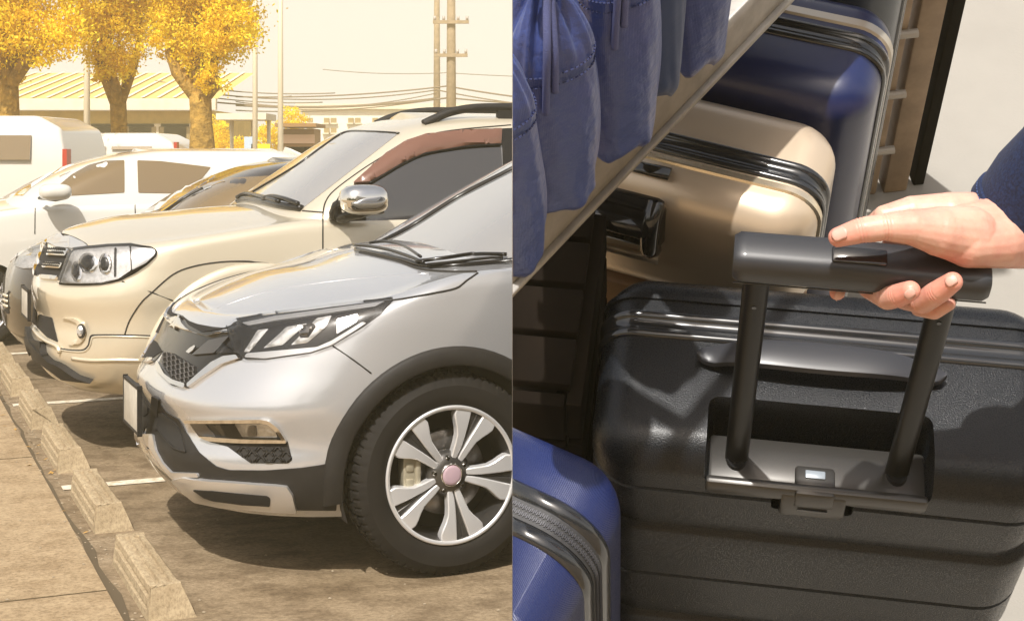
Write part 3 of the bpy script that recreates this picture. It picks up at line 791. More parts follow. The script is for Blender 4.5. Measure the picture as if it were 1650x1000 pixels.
# ------------------------------------------------------------------ dark saloon and white cars behind
def plain_car(F, label, paint, H, T, A, W, Z, crown, Df, nf, cab, arches, r=None):
    ref = CarRef(F); root = thing('parked_car', label, 'car', ref.M, 'cars parked nose-in side by side')
    B = Shell(.24, T=T, A=A, W=W, Z=Z, Df=Df, nf=nf, Dr=.35, nr=3, crown=crown, r=r or spl([(.1, .06), (1, .06), (4, .05)]), rows=24, nfr=26, nsd=30)
    B.build('body', paint, root, kill=[(a, .32, .355) for a in arches])
    C = Shell(**cab); C.build('cabin', paint, root)
    ref.shells = [B, C]
    for a in arches:
        for nr_ in (True, False):
            arch_liner(root, a, .32, .355, nr_, b=.84); wheel(root, a, .86, .315, R=.318, rim=.21, width=.2, near=nr_, style='plain')
    return ref, root, B, C
sed, car3, B3, C3 = plain_car((-3.49, 10.18), 'dark saloon half hidden behind the champagne SUV, pale windscreen above its bonnet', darkp, 1.46,
    T=spl([(.1, .80), (.35, .88), (.8, .97), (1.3, 1.03), (3, 1.05), (4.4, 1.02)]),
    A=spl([(.24, .10), (.35, .02), (.5, 0), (.6, .01), (.72, .05), (.82, .12), (.95, .3)]),
    W=spl([(.24, .80), (.5, .845), (.75, .85), (.95, .835), (1.05, .82)]), Z=spl([(.24, 4.3), (.8, 4.4), (1.05, 4.3)]),
    crown=spl([(.1, .02), (.4, .07), (1.0, .09), (1.5, .07), (4, .03)]), Df=.62, nf=2.5,
    cab=dict(B=.98, T=lambda a: 1.455, A=spl([(.98, .80), (1.1, 1.02), (1.25, 1.26), (1.4, 1.62), (1.46, 1.85)]), W=spl([(.98, .80), (1.1, .76), (1.3, .665), (1.46, .57)]),
             Z=spl([(.98, 4.0), (1.2, 3.6), (1.46, 3.1)]), Df=.42, nf=3, Dr=.4, nr=3, crown=lambda a: .03, r=lambda a: .06, rows=14), arches=(.88, 3.45))
def zF(pts): return [(.34 * u, 200 + .34 * v) for u, v in pts]
U3 = lambda *a, **k: patch(sed, *a, **k)
U3('headlight', zF([(70, 672), (95, 630), (140, 598), (215, 585), (228, 600), (195, 680), (110, 684)]), lamp_chrome, car3, off=.004, depth=.01, sh=[B3], step=6, mirror=True)
U3('lens', zF([(68, 674), (93, 628), (140, 595), (218, 582), (232, 600), (197, 684), (110, 687)]), lens, car3, off=.012, depth=.008, sh=[B3], step=6)
U3('windscreen', zF([(560, 430), (640, 395), (930, 225), (1050, 210), (1015, 250), (870, 340), (770, 400), (690, 425)]), glass_w, car3, off=.004, depth=.01, sh=[C3], step=8)
surf_line(sed, 'screen_seal', zF([(430, 440), (520, 430), (640, 365), (800, 270), (920, 215)]), .012, gloss_black, car3, off=.006, sh=[C3])
U3('door_glass', zF([(760, 410), (860, 345), (990, 280), (1100, 255), (1300, 245), (1500, 250), (1500, 420), (800, 430)]), hazed_glass, car3, off=.003, depth=.01, sh=[C3], step=10)
for k in range(3):
    surf_line(sed, 'grille_slat', zF([(5, 800 + 24 * k), (40, 815 + 24 * k)]), .01, champ, car3, off=.006, sh=[B3], smooth_=False)
U3('lower_intake', zF([(-40, 780), (42, 800), (45, 900), (-20, 880)]), recess, car3, off=.003, depth=.01, sh=[B3])
surf_line(sed, 'panel_gap', zF([(60, 600), (85, 605), (70, 660)]), .004, seam, car3, off=.001, sh=[B3])
simple_side(sed, car3, C3, [(2.5, 2.5, 3.0, 3.3)], 1.08, 1.36, glass_d)

hat, car4, B4, C4 = plain_car((-4.46 - .87, 12.42 - .38), 'white crossover beyond the dark saloon, its near side windows and door mirror in view', whitep, 1.56,
    T=spl([(.1, .86), (.4, .95), (1.0, 1.05), (1.5, 1.10), (4.4, 1.12)]),
    A=spl([(.24, .10), (.4, .0), (.6, 0), (.8, .06), (.95, .2), (1.1, .3)]),
    W=spl([(.24, .82), (.5, .87), (.8, .88), (1.1, .85)]), Z=spl([(.24, 4.25), (.8, 4.35), (1.1, 4.28)]),
    crown=spl([(.1, .02), (.4, .07), (1.2, .07), (4, .03)]), Df=.65, nf=2.6,
    cab=dict(B=1.06, T=lambda a: 1.535, A=spl([(1.06, 1.02), (1.15, 1.18), (1.3, 1.45), (1.45, 1.80), (1.54, 2.2)]), W=spl([(1.06, .835), (1.15, .80), (1.35, .71), (1.54, .60)]),
             Z=spl([(1.06, 4.3), (1.3, 4.05), (1.54, 3.5)]), Df=.42, nf=3, Dr=.3, nr=3, crown=lambda a: .025, r=lambda a: .06, rows=14), arches=(.92, 3.5))
U4 = lambda *a, **k: patch(hat, *a, **k)
U4('door_glass', zF([(268, 300), (340, 240), (420, 195), (500, 175), (590, 172), (590, 325), (330, 340), (290, 345)]), hazed_glass, car4, off=.004, depth=.01, sh=[C4], step=9)
U4('door_glass', zF([(650, 172), (760, 176), (880, 190), (1000, 205), (900, 330), (655, 326)]), hazed_glass, car4, off=.004, depth=.01, sh=[C4], step=9)
U4('windscreen', zF([(10, 340), (70, 330), (320, 180), (300, 200), (150, 300), (110, 340)]), glass_w, car4, off=.004, depth=.01, sh=[C4], step=9)
surf_line(hat, 'panel_gap', zF([(165, 520), (166, 430), (168, 370)]), .004, seam, car4, off=.001, sh=[B4])
surf_line(hat, 'panel_gap', zF([(640, 345), (640, 400), (642, 440)]), .004, seam, car4, off=.001, sh=[B4])
mc = hat.at(*zF([(262, 322)])[0], b=1.0)
dm = door_mirror(car4, mc, (.25, .2, .13), whitep, plastic, R_(5))
mob('mirror_foot', *tubeVF([mc + Vector((-.10, .13, -.05)), mc + Vector((0, 0, -.055)), mc + Vector((.08, 0, -.045))], [.03, .04, .03], 8, flat=.5), gloss_black, dm)
HAZE = .0045
# ------------------------------------------------------------------ ground, walkway, markings
def W(px, py, z): return Vector(((px - PX) / FPX * z, z, CAM.z + (PY - py) / FPX * z))
def G(px, py):
    z = FPX * CAM.z / (py - PY); return Vector(((px - PX) / FPX * z, z, 0))
def ground_mat(name, c1, c2, c3, stretch=(1, 1, 1), crack=0):
    m = bpy.data.materials.new(name); m.use_nodes = True
    N, L = m.node_tree.nodes, m.node_tree.links; b = N['Principled BSDF']; b.inputs['Roughness'].default_value = .85
    b.inputs['Specular IOR Level'].default_value = .3
    tc = N.new('ShaderNodeTexCoord'); mp = N.new('ShaderNodeMapping'); mp.inputs['Rotation'].default_value = (0, 0, -YAW); mp.inputs['Scale'].default_value = stretch
    L.new(tc.outputs['Object'], mp.inputs[0])
    def nz(scale, det, rough):
        t = N.new('ShaderNodeTexNoise'); t.inputs['Scale'].default_value = scale; t.inputs['Detail'].default_value = det; t.inputs['Roughness'].default_value = rough
        L.new(mp.outputs[0], t.inputs['Vector']); return t
    def ramp(src, a, b_, ca, cb):
        r = N.new('ShaderNodeValToRGB'); r.color_ramp.elements[0].position = a; r.color_ramp.elements[1].position = b_
        r.color_ramp.elements[0].color = (*ca, 1); r.color_ramp.elements[1].color = (*cb, 1); L.new(src, r.inputs[0]); return r
    def mix(a, b_, f):
        x = N.new('ShaderNodeMix'); x.data_type = 'RGBA'; x.blend_type = 'MULTIPLY'; x.inputs[0].default_value = f
        L.new(a, x.inputs[6]); L.new(b_, x.inputs[7]); return x.outputs[2]
    big = ramp(nz(.9, 5, .6).outputs['Fac'], .36, .62, c2, c1)
    mid = ramp(nz(6, 8, .75).outputs['Fac'], .40, .57, c3, (1, 1, 1))
    fine = ramp(nz(60, 6, .8).outputs['Fac'], .36, .58, (.46, .43, .40), (1, 1, 1))
    spots = ramp(nz(150, 2, .5).outputs['Fac'], .26, .34, (.45, .42, .38), (1, 1, 1))
    o = mix(mix(mix(big.outputs[0], mid.outputs[0], .8), fine.outputs[0], .8), spots.outputs[0], .6)
    L.new(o, b.inputs['Base Color'])
    bp = N.new('ShaderNodeBump'); bp.inputs['Strength'].default_value = .35; bp.inputs['Distance'].default_value = .004
    L.new(nz(110, 6, .7).outputs['Fac'], bp.inputs['Height']); L.new(bp.outputs[0], b.inputs['Normal'])
    return m
lot_m = ground_mat('lot_concrete', (.34, .26, .165), (.25, .185, .11), (.48, .44, .40), (.9, 1.1, 1))
walk_m = ground_mat('walk_concrete', (.42, .315, .19), (.36, .265, .155), (.70, .66, .61), (1, 1, 1))
block_m = ground_mat('block_concrete', (.50, .40, .26), (.40, .31, .19), (.75, .72, .68), (1.5, .6, 1))
line_m = mat('worn_white_line', (.72, .66, .54), .8, noise=(25, .3, (.40, .32, .2)))
gr = mob('ground', [(-160, -60, 0), (160, -60, 0), (160, 420, 0), (-160, 420, 0)], [(0, 1, 2, 3)], lot_m, None, False); tag(gr, kind='structure')
g0 = Vector((-1.23, 4.8, 0))
g0 -= ER * .03
wp = []
a0, a1 = g0 - EY * 14, g0 + EY * 60
V = [a0, a1, a1 - ER * 40, a0 - ER * 40]
V2 = [v + Vector((0, 0, .022)) for v in V]; V3 = [V2[0] - ER * .012, V2[1] - ER * .012]
wk = mob('walkway', [v for v in V] + V2, [(4, 5, 6, 7)[::-1], (0, 1, 5, 4)], walk_m, None, False); tag(wk, kind='structure')
# expansion joints across the walkway and cracks in the lot
joint_m = mat('joint_dirt', (.09, .065, .035), .95)
jt = []
for k in range(-3, 9):
    p = g0 + EY * (k * 2.44 + .3); jt.append(boxVF(p - ER * 3 + Vector((0, 0, .0235)), (6, .003, .003), Matrix.Rotation(YAW, 3, 'Z')))
o = mob('walkway_joint', *join(jt), joint_m, wk, False)
def strip(name, pts, w, z, m, parent):
    V, F = [], []
    for i, p in enumerate(pts):
        d = (pts[min(i + 1, len(pts) - 1)] - pts[max(i - 1, 0)]); d = Vector((-d.y, d.x, 0)).normalized()
        ww = w * (.4 + rnd.random()) if w < .03 else w
        V += [p + d * ww / 2 + Vector((0, 0, z)), p - d * ww / 2 + Vector((0, 0, z))]
    for i in range(len(pts) - 1): F.append((2 * i, 2 * i + 1, 2 * i + 3, 2 * i + 2))
    return mob(name, V, F, m, parent, False)
def wob(a, b, n, amp): return [a.lerp(b, i / n) + Vector((rnd.uniform(-amp, amp), rnd.uniform(-amp, amp), 0)) for i in range(n + 1)]
strip('crack', wob(G(30, 612), G(150, 607), 14, .02) + wob(G(152, 607), G(245, 588), 10, .03), .014, .004, joint_m, gr)
strip('gutter_dirt', wob(g0 - EY * 3 + ER * .02, g0 + EY * 30 + ER * .02, 160, .010), .028, .004, joint_m, gr)
for (x, y) in ((190, 779), (150, 645)):
    p = G(x, y)
    p = p - ER * ((p - g0).dot(ER) - .06)
    ln = strip('parking_line', [p, p + ER * 2.6, p + ER * 5.2], .09, .004, line_m, gr)
    ln.name = 'parking_line'
for k in (1, 2, 3, 4):
    p = G(150, 645) + EY * 2.44 * k; p = p - ER * ((p - g0).dot(ER) - .06)
    strip('parking_line', [p, p + ER * 2.6, p + ER * 5.2], .09, .004, line_m, gr)
# fixed wheel stops
def wheel_stop(p, label):
    M = Matrix.Translation(p) @ Matrix.Rotation(YAW, 4, 'Z')
    # cross-section in (x across, z): left foot, two grooves up the left side, top with two grooves, right side
    cs = [(.0, 0), (.002, .022), (.012, .024), (.013, .040), (.003, .043), (.005, .066), (.016, .068), (.017, .084), (.007, .087), (.009, .106), (.014, .111),
          (.030, .112), (.033, .103), (.047, .103), (.050, .112), (.066, .112), (.069, .103), (.083, .103), (.086, .112), (.104, .111), (.110, .106), (.158, 0)]
    n = len(cs); V, F = [], []
    L_ = .76
    hull = [(0, 0), (.032, .112), (.122, .112), (.160, 0)]
    def plain(x, z):
        if z > .104: return x, .112
        return (x, z) if x > .103 else (.010 * z / .112, z)
    for yy in (0, .034, .075, .4, L_ - .075, L_ - .034, L_):
        e = .03 if yy in (0, L_) else 0
        for x, z in cs:
            if yy in (0, .034, L_ - .034, L_): x, z = plain(x, z)
            xx = .08 + (x - .08) * (1 - e * .6); V.append((xx + rnd.uniform(-.0006, .0006), yy + (0.022 * z / .11 if yy == 0 else -.022 * z / .11 if yy == L_ else 0), z * (1 - e * .4)))
    for i in range(6):
        for j in range(n - 1): F.append((i * n + j, i * n + j + 1, (i + 1) * n + j + 1, (i + 1) * n + j)[::-1])
    F.append(tuple(range(n))); F.append(tuple(6 * n + j for j in range(n))[::-1])
    o = mob('wheel_stop', V, F, block_m, None, False); o.matrix_world = M
    bm = bmesh.new(); bm.from_mesh(o.data); bmesh.ops.recalc_face_normals(bm, faces=bm.faces[:]); bm.to_mesh(o.data); bm.free()
    tag(o, label, 'wheel stop', 'concrete wheel stops along the kerb line'); return o
n1 = Vector((-1.655, 5.90, 0))
labs = ['concrete wheel stop nearest the camera, cut by the bottom edge', 'grooved concrete wheel stop beside the near silver SUV bumper, second in the row',
        'grooved concrete wheel stop left of the number plate of the silver SUV', 'concrete wheel stop beside the far white line, below the lip of the champagne SUV',
        'concrete wheel stop at the left edge, in front of the champagne SUV', 'concrete wheel stop farthest along the row, at the left edge before the dark saloon']
for k in range(6): wheel_stop(n1 + EY * 1.22 * (k - 1), labs[k])

# ------------------------------------------------------------------ background: building, trees, poles, wires
bark = mat('bark', (.46, .27, .05), .9, noise=(9, .55), bump=(14, .9, .05))
leaf_ms = []  # yellow lens flare is put into the leaf colours
for i, c in enumerate(((.94, .70, .010), (.86, .58, .008), (.95, .78, .03))):
    m = mat('flare_gold_leaf_%s' % 'abc'[i], c, .6); leaf_ms.append(m)
    N_, L_2 = m.node_tree.nodes, m.node_tree.links; tl = N_.new('ShaderNodeBsdfTranslucent'); tl.inputs[0].default_value = (*c, 1); ms_ = N_.new('ShaderNodeMixShader'); ms_.inputs[0].default_value = .4
    L_2.new(N_['Principled BSDF'].outputs[0], ms_.inputs[1]); L_2.new(tl.outputs[0], ms_.inputs[2]); L_2.new(ms_.outputs[0], N_['Material Output'].inputs['Surface'])
def leaf_cloud(name, blobs, n, size, parent, ms=leaf_ms, seed=1):
    r = random.Random(seed); V, F, mi = [], [], []
    tot = sum(b[3] * b[4] * b[5] for b in blobs)
    for (x, y, z, rx, ry, rz) in blobs:
        k = int(n * rx * ry * rz / tot)
        # clumps inside the blob
        cl = []
        for _ in range(max(6, k // 45)):
            while True:
                p = Vector((r.uniform(-1, 1), r.uniform(-1, 1), r.uniform(-1, 1)))
                if p.length < 1: break
            cl.append((p, r.uniform(.10, .24), r.choice((0, 0, 1, 2))))
        for _ in range(k):
            p, cr, cm = r.choice(cl)
            q = p + Vector((r.gauss(0, cr), r.gauss(0, cr), r.gauss(0, cr * .7)))
            c = Vector((x + q.x * rx, y + q.y * ry, z + q.z * rz))
            s = size * r.uniform(.6, 1.3)
            d = Vector((r.gauss(0, 1), r.gauss(0, 1), r.gauss(0, .6))).normalized(); u = d.orthogonal().normalized()
            u = Matrix.Rotation(r.uniform(0, 6.28), 3, d) @ u; v = d.cross(u)
            b = len(V)
            V += [c - u * s, c + v * s * .45, c + u * s, c - v * s * .45]; F.append((b, b + 1, b + 2, b + 3)); mi.append(cm if r.random() < .8 else r.randrange(3))
    o = mob(name, V, F, ms, parent, False)
    o.data.polygons.foreach_set('material_index', mi); o['kind'] = 'stuff'
    return o
def tree(label, tpx, base_py, fork_py, blobs, z, tw, seed, n=9000, size=.034):
    b = Vector(((tpx - PX) / FPX * z, z, 0))
    t = thing('tree', label, 'tree', Matrix.Translation(b), 'flare-tinted trees along the road')
    f = W(tpx, fork_py, z) - b
    r = random.Random(seed)
    parts = [tubeVF(crom([(0, 0, -.1), (.04, 0, f.z * .5), (f.x, 0, f.z)], 4), [tw * 1.35] * 2 + [tw] * 4 + [tw * .85] * 3, 9)]
    bl = []
    for (cx, cy, rx, ry) in blobs:
        c = W(cx, cy, z) - b; c.y += r.uniform(-.6, .6)
        bl.append((c.x, c.y, c.z, rx / FPX * z, rx / FPX * z * .9, ry / FPX * z))
        mid = f.lerp(c, .5) + Vector((r.uniform(-.2, .2), r.uniform(-.2, .2), .1))
        parts.append(tubeVF(crom([f - Vector((0, 0, .15)), mid, c], 4), [tw * .55] * 4 + [tw * .3] * 4 + [tw * .1], 7))
    mob('trunk', *join(parts), bark, t)
    leaf_cloud('crown', bl, n, size, t, seed=seed)
    return t
tree('flare-tinted tree at the far left, trunk above the white van', 12, 200, 130, [(20, 30, 95, 75), (-60, 10, 90, 90), (95, 60, 60, 50), (40, -60, 110, 70), (0, 95, 50, 35)], 24, .20, 3, 42000)
tree('flare-tinted tree in the middle of the three, slim trunk over the white roofs', 190, 215, 165, [(190, 60, 62, 60), (165, 10, 55, 50), (215, 5, 60, 55), (190, 112, 35, 34), (190, -70, 100, 60)], 26, .17, 4, 38000)
tree('flare-tinted tree with the widest crown, left of the slim lamp posts', 322, 240, 150, [(330, 40, 82, 60), (290, 15, 60, 50), (380, 45, 40, 55), (320, 100, 40, 40), (335, -50, 95, 60), (272, 70, 32, 30), (345, 130, 26, 30)], 25, .22, 5, 42000)
cream = mat('cream_render', (.74, .66, .50), .8, noise=(3, .15))
tan_w = mat('flare_ochre_wall', (.66, .46, .12), .85, noise=(2, .2))  # wall and roof sheet carry the flare's yellow in their colour
roofm = mat('flare_ochre_roof', (.74, .54, .16), .6, noise=(4, .2))
whitew = mat('white_render', (.78, .74, .66), .8, noise=(3, .1))
win_m = mat('window_glass_tan', (.30, .22, .10), .3)
brown_m = mat('brown_board', (.28, .15, .05), .7)
pinkb = mat('faded_red_board', (.62, .42, .30), .7)
# long low roadside building
z = 52
p0, p1 = W(-60, 250, z), W(345, 250, z)
bl = thing('roadside_building', 'long low flare-tinted building behind the tinted trees with pale fascia', 'building', Matrix.Translation(Vector((p0.x, z, 0))))
wd = p1.x - p0.x
ytop = W(0, 178, z).z; yf = W(0, 160, z).z; yr = W(0, 100, z).z
mob('wall', *boxVF((wd / 2, 4, ytop / 2), (wd, 8, ytop)), tan_w, bl, False)
mob('fascia', *boxVF((wd / 2, -.6, (ytop + yf) / 2), (wd + .4, .3, yf - ytop)), cream, bl, False)
V = [(0 - .2, -.45, yf), (wd + .2, -.45, yf), (wd + .2, 7, yr), (-.2, 7, yr)]
rf = mob('roof', V, [(0, 1, 2, 3)], roofm, bl, False)
for k in range(16):
    x = wd * (k + .5) / 16; mob('roof_rib', [(x, -.45, yf + .05), (x + .12, -.45, yf + .05), (x + .12, 7, yr + .05), (x, 7, yr + .05)], [(0, 1, 2, 3)], cream, rf, False)
for k in range(7):
    x = wd * (k + .6) / 7.2
    fr = mob('window', *boxVF((x, -.03, 1.9), (2.0, .10, 1.2)), win_m, bl, False)
    mob('window_frame', *join([boxVF((x, -.06, 2.54), (2.2, .12, .1)), boxVF((x, -.06, 1.26), (2.2, .12, .1)), boxVF((x, -.07, 1.9), (.08, .12, 1.2))]), cream, fr, False)
# white block with small windows
z = 85
p0, p1 = W(486, 250, z), W(900, 250, z)
wb = thing('apartment_block', 'white block with rows of small windows beyond the windscreen of the champagne SUV', 'building', Matrix.Translation(Vector((p0.x, z, 0))))
wd = p1.x - p0.x; top = W(0, 176, z).z
mob('wall', *boxVF((wd / 2, 5, top / 2), (wd, 10, top)), whitew, wb, False)
mob('roof', *boxVF((wd / 2, 5, top + .15), (wd + .6, 10.6, .3)), cream, wb, False)
for row in ((190, 198), (206, 214), (222, 230)):
    for px in (495, 522, 533, 561, 572, 600, 611, 640, 651, 680, 691):
        a, b = W(px, row[1], z), W(px + 9, row[0], z)
        w1 = mob('window', *boxVF(((a.x + b.x) / 2 - p0.x, -.03, (a.z + b.z) / 2), (b.x - a.x, .08, b.z - a.z)), win_m, wb, False)
        mob('sill', *boxVF(((a.x + b.x) / 2 - p0.x, -.10, a.z - .04), (b.x - a.x + .15, .2, .07)), cream, w1, False)
# roadside stall with boarded front
z = 42
a, b = W(452, 205, z), W(507, 250, z)
st = thing('roadside_stall', 'brown boarded stall with a pale band, right of the slim lamp post', 'stall', Matrix.Translation(Vector(((a.x + b.x) / 2, z, 0))))
ww = b.x - a.x
mob('wall', *boxVF((0, .8, a.z / 2 - .02), (ww - .06, 1.5, a.z - .04)), brown_m, st, False)
mob('sign_board', *boxVF((0, -.02, W(0, 224, z).z), (ww, .08, .25)), pinkb, st, False)
mob('roof', *boxVF((0, .6, a.z + .05), (ww + .2, 2.1, .1)), brown_m, st, False)
mob('counter', *boxVF((0, -.1, 1.0), (ww, .3, .06)), pinkb, st, False)
# flat canopy on posts
z = 38
a, b = W(358, 184, z), W(437, 194, z)
cp = thing('flat_canopy', 'pale flat canopy on thin posts between the trees and the lamp post', 'canopy', Matrix.Translation(Vector(((a.x + b.x) / 2, z, 0))))
mob('canopy_roof', *boxVF((0, 0, (a.z + b.z) / 2), (b.x - a.x, 1.6, a.z - b.z)), cream, cp, False)
for px in (370, 404, 430):
    x = W(px, 0, z).x - (a.x + b.x) / 2
    mob('post', *tubeVF([(x, .3, 0), (x, .3, b.z)], .05, 8), cream, cp)
def sign(label, px, py, z, w, h, m, name='road_sign'):
    c = W(px, py, z); t = thing(name, label, 'sign', Matrix.Translation(Vector((c.x, z, 0))))
    mob('post', *tubeVF([(0, .04, 0), (0, .04, c.z)], .03, 8), mat('sign_post', (.5, .45, .35), .5), t)
    mob('sign_panel', *boxVF((0, 0, c.z), (w, .03, h)), m, t, False)
sign('small pale blue sign on a post under the flat canopy', 401, 232, 36, .22, .35, mat('pale_blue_sign', (.45, .55, .65), .5))
sign('bright yellow sign low between the canopy posts and the lamp post', 420, 247, 36, .45, .45, mat('yellow_sign', (.85, .72, .02), .5))
# hedge masses
for i, (px, py, rx, ry, z, lab) in enumerate(((345, 222, 26, 34, 46, 'tall flare-tinted bush behind the trunk of the widest tree'), (432, 226, 18, 34, 46, 'flare-tinted bush between the canopy posts and the lamp post'),
                                              (470, 190, 24, 18, 50, 'pale flare-tinted tree top over the boarded stall'), (385, 240, 24, 20, 46, 'low flare-tinted bush under the flat canopy'))):
    c = W(px, py, z); t = thing('bush', lab, 'bush', Matrix.Translation(Vector((c.x, z, 0))), 'flare-tinted bushes by the roadside')
    hh = c.z
    mob('stem', *tubeVF([(0, 0, 0), (.05, 0, hh * .6), (0, 0, hh)], [.09, .07, .03], 6), bark, t)
    leaf_cloud('foliage', [(0, 0, hh, rx / FPX * z, .8, ry / FPX * z), (0, 0, hh * .5, rx / FPX * z * .8, .7, hh * .5)], 5000, .045, t, seed=20 + i)
# posts, poles and wires
post_m = mat('painted_post', (.66, .58, .42), .5); wood_p = mat('concrete_pole', (.36, .27, .16), .8, noise=(6, .3)); wire_m = mat('cable', (.20, .15, .09), .6)
def lamp_post(px, z, hgt, r, label):
    t = thing('lamp_post', label, 'lamp post', Matrix.Translation(Vector(((px - PX) / FPX * z, z, 0))), 'slim lamp posts')
    mob('pole', *tubeVF([(0, 0, 0), (0, 0, hgt * .5), (0, 0, hgt)], [r * 1.15, r, r * .75], 10), post_m, t)
    mob('arm', *tubeVF(crom([(0, 0, hgt - .1), (.3, 0, hgt + .25), (1.0, 0, hgt + .35)], 5), r * .5, 8), post_m, t)
    mob('lamp_head', *boxVF((1.2, 0, hgt + .33), (.6, .22, .1)), post_m, t)
    mob('base_plate', *boxVF((0, 0, .03), (.35, .35, .06)), post_m, t)
lamp_post(452, 31, 7, .055, 'pale slim lamp post rising beside the boarded stall')
lamp_post(411, 36, 8, .06, 'slim lamp post close against the crown of the widest tree')
lamp_post(140, 30, 7.5, .06, 'pale lamp post between the left and middle tinted trees')
def util_pole(px, z, label, arms, r):
    x = (px - PX) / FPX * z
    t = thing('utility_pole', label, 'utility pole', Matrix.Translation(Vector((x, z, 0))), 'utility poles carrying the wires')
    mob('pole', *tubeVF([(0, 0, 0), (0, 0, 11)], [r * 1.3, r * .8], 10), wood_p, t)
    for h, L_ in arms:
        ca = mob('crossarm', *boxVF((0, -r - .05, h), (L_, .12, .12)), wood_p, t, False)
        for k in (-.45, -.2, .2, .45): mob('insulator', *tubeVF([(k * L_, -r - .05, h + .06), (k * L_, -r - .05, h + .22)], .05, 8), mat('insulator_grey', (.4, .35, .3), .4), ca)
    return t
util_pole(704, 58, 'thinner utility pole on the left of the close pair above the roof rails', [(9.6, 1.4)], .12)
util_pole(727, 54, 'thicker utility pole on the right of the close pair, crossarms up its shaft', [(5.1, 1.2), (6.3, 1.3), (9.4, 1.6)], .16)
WL = iter(['wire sagging left from the thicker utility pole, upper of its low pair', 'wire leaving the thicker utility pole just above the roof rails, lowest of its pair', 'long wire from the thinner pole to the trees, lowest over the white block', 'long wire from the thinner pole toward the trees, highest where it meets the pole', 'wire from the thinner pole just above the roofline of the white block', 'faint highest wire ending at the thicker utility pole', 'uppermost wire of the bundle beside the widest tree', 'lowest wire of the bundle beside the widest tree', 'middle wire of the bundle beside the widest tree', 'wire meeting the thinner pole midway between its upper and lower wires', 'wire sloping down to the right from the thicker utility pole', 'level wire to the right of the thicker utility pole, above the rear roof rail', 'faint topmost wire to the right of the thicker utility pole', 'steepest wire sloping down to the right from the thinner utility pole'])
def wire(p, q, sag, r, z0, z1):
    a, b = W(*p, z0), W(*q, z1); n = 24
    pts = [a.lerp(b, i / n) - Vector((0, 0, sag * 4 * (i / n) * (1 - i / n))) for i in range(n + 1)]
    o = mob('power_line', *tubeVF(pts, r, 5), wire_m); tag(o, next(WL), 'wire', 'overhead wires'); return o
for (p, q, s, r) in (((380, 156), (727, 138), .15, .028), ((380, 170), (727, 157), .2, .034), ((300, 160), (704, 158), .3, .03), ((330, 150), (704, 145), .3, .024), ((380, 178), (704, 160), .2, .024),
                     ((520, 112), (727, 117), .1, .014), ((250, 130), (540, 150), .2, .022), ((250, 142), (520, 165), .2, .022), ((280, 137), (470, 155), .2, .022), ((380, 164), (704, 150), .35, .02)):
    wire(p, q, s, r, 56, 56)
for (p, q, s, r) in (((727, 140), (1100, 172), .2, .03), ((727, 158), (1100, 162), .2, .03), ((727, 118), (1100, 124), .1, .014), ((704, 145), (1100, 176), .3, .024)):
    wire(p, q, s, r, 54, 54)

# unseen trees added behind the viewer to cut sky fill and darken reflections
grn = [mat('sky_block_leaf_%s' % 'abc'[i], c, .7) for i, c in enumerate(((.045, .070, .022), (.030, .050, .016), (.070, .085, .030)))]
rr_ = random.Random(11); bls = []
for i in range(34):
    x = -62 + i * 3.8
    bls.append((x + rr_.uniform(-1, 1), -14 - rr_.uniform(0, 2) + abs(x) * .12, rr_.uniform(3.0, 4.6), rr_.uniform(2.2, 3.2), 1.6, rr_.uniform(2.0, 3.2)))
tl_ = leaf_cloud('sky_block_trees', bls, 15000, .42, None, grn, 44)
V, F = [], []
for (x, y, z, rx, ry, rz_) in bls:
    b = len(V); n = 10
    for j in range(7):
        ph = -math.pi / 2 + math.pi * j / 6
        for i in range(n):
            a = 2 * math.pi * i / n; V.append((x + rx * .86 * math.cos(ph) * math.cos(a), y + ry * .86 * math.cos(ph) * math.sin(a), z * .55 + (z * .55 + rz_ * .3) * math.sin(ph)))
    for j in range(6):
        for i in range(n): F.append((b + j * n + i, b + j * n + (i + 1) % n, b + (j + 1) * n + (i + 1) % n, b + (j + 1) * n + i))
hd_ = mob('sky_block_core', V, F, grn[1], None); tag(hd_, kind='stuff')
# grit and dry leaf scraps on the concrete
gm = mat('grit', (.30, .24, .16), .9); rr_ = random.Random(5); parts = []
def icos(c, r):
    V = [Vector(c) + Vector(v) * r for v in ((0, 0, .7), (1, .1, .15), (.2, .9, .1), (-.8, .5, .2), (-.7, -.6, .15), (.4, -.9, .1), (0, 0, -.1))]
    return V, [(0, 1, 2), (0, 2, 3), (0, 3, 4), (0, 4, 5), (0, 5, 1), (6, 2, 1), (6, 3, 2), (6, 4, 3), (6, 5, 4), (6, 1, 5)]
for _ in range(900):
    p = g0 + ER * (rr_.gauss(.06, .05) if rr_.random() < .45 else rr_.uniform(-1.6, 3.2)) + EY * rr_.uniform(-1.4, 7)
    zz = .022 if (p - g0).dot(ER) < 0 else 0
    parts.append(icos((p.x, p.y, zz + .001), rr_.uniform(.0025, .008)))
o = mob('grit', *join(parts), gm, None, False); tag(o, kind='stuff')
lm_ = mat('dry_leaf', (.42, .24, .06), .8); parts = []
for _ in range(60):
    p = g0 + ER * (rr_.gauss(.06, .05) if rr_.random() < .5 else rr_.uniform(-1.2, 3)) + EY * rr_.uniform(-1.2, 7)
    zz = .024 if (p - g0).dot(ER) < 0 else .003; a = rr_.uniform(0, 6.28); s_ = rr_.uniform(.012, .024)
    u, v = Vector((math.cos(a), math.sin(a), 0)) * s_, Vector((-math.sin(a), math.cos(a), 0)) * s_ * .45
    c = Vector((p.x, p.y, zz)); parts.append(([c - u, c + v + Vector((0, 0, .004)), c + u + Vector((0, 0, .006)), c - v + Vector((0, 0, .003))], [(0, 1, 2, 3)]))
o = mob('dry_leaves', *join(parts), lm_, None, False); tag(o, kind='stuff')

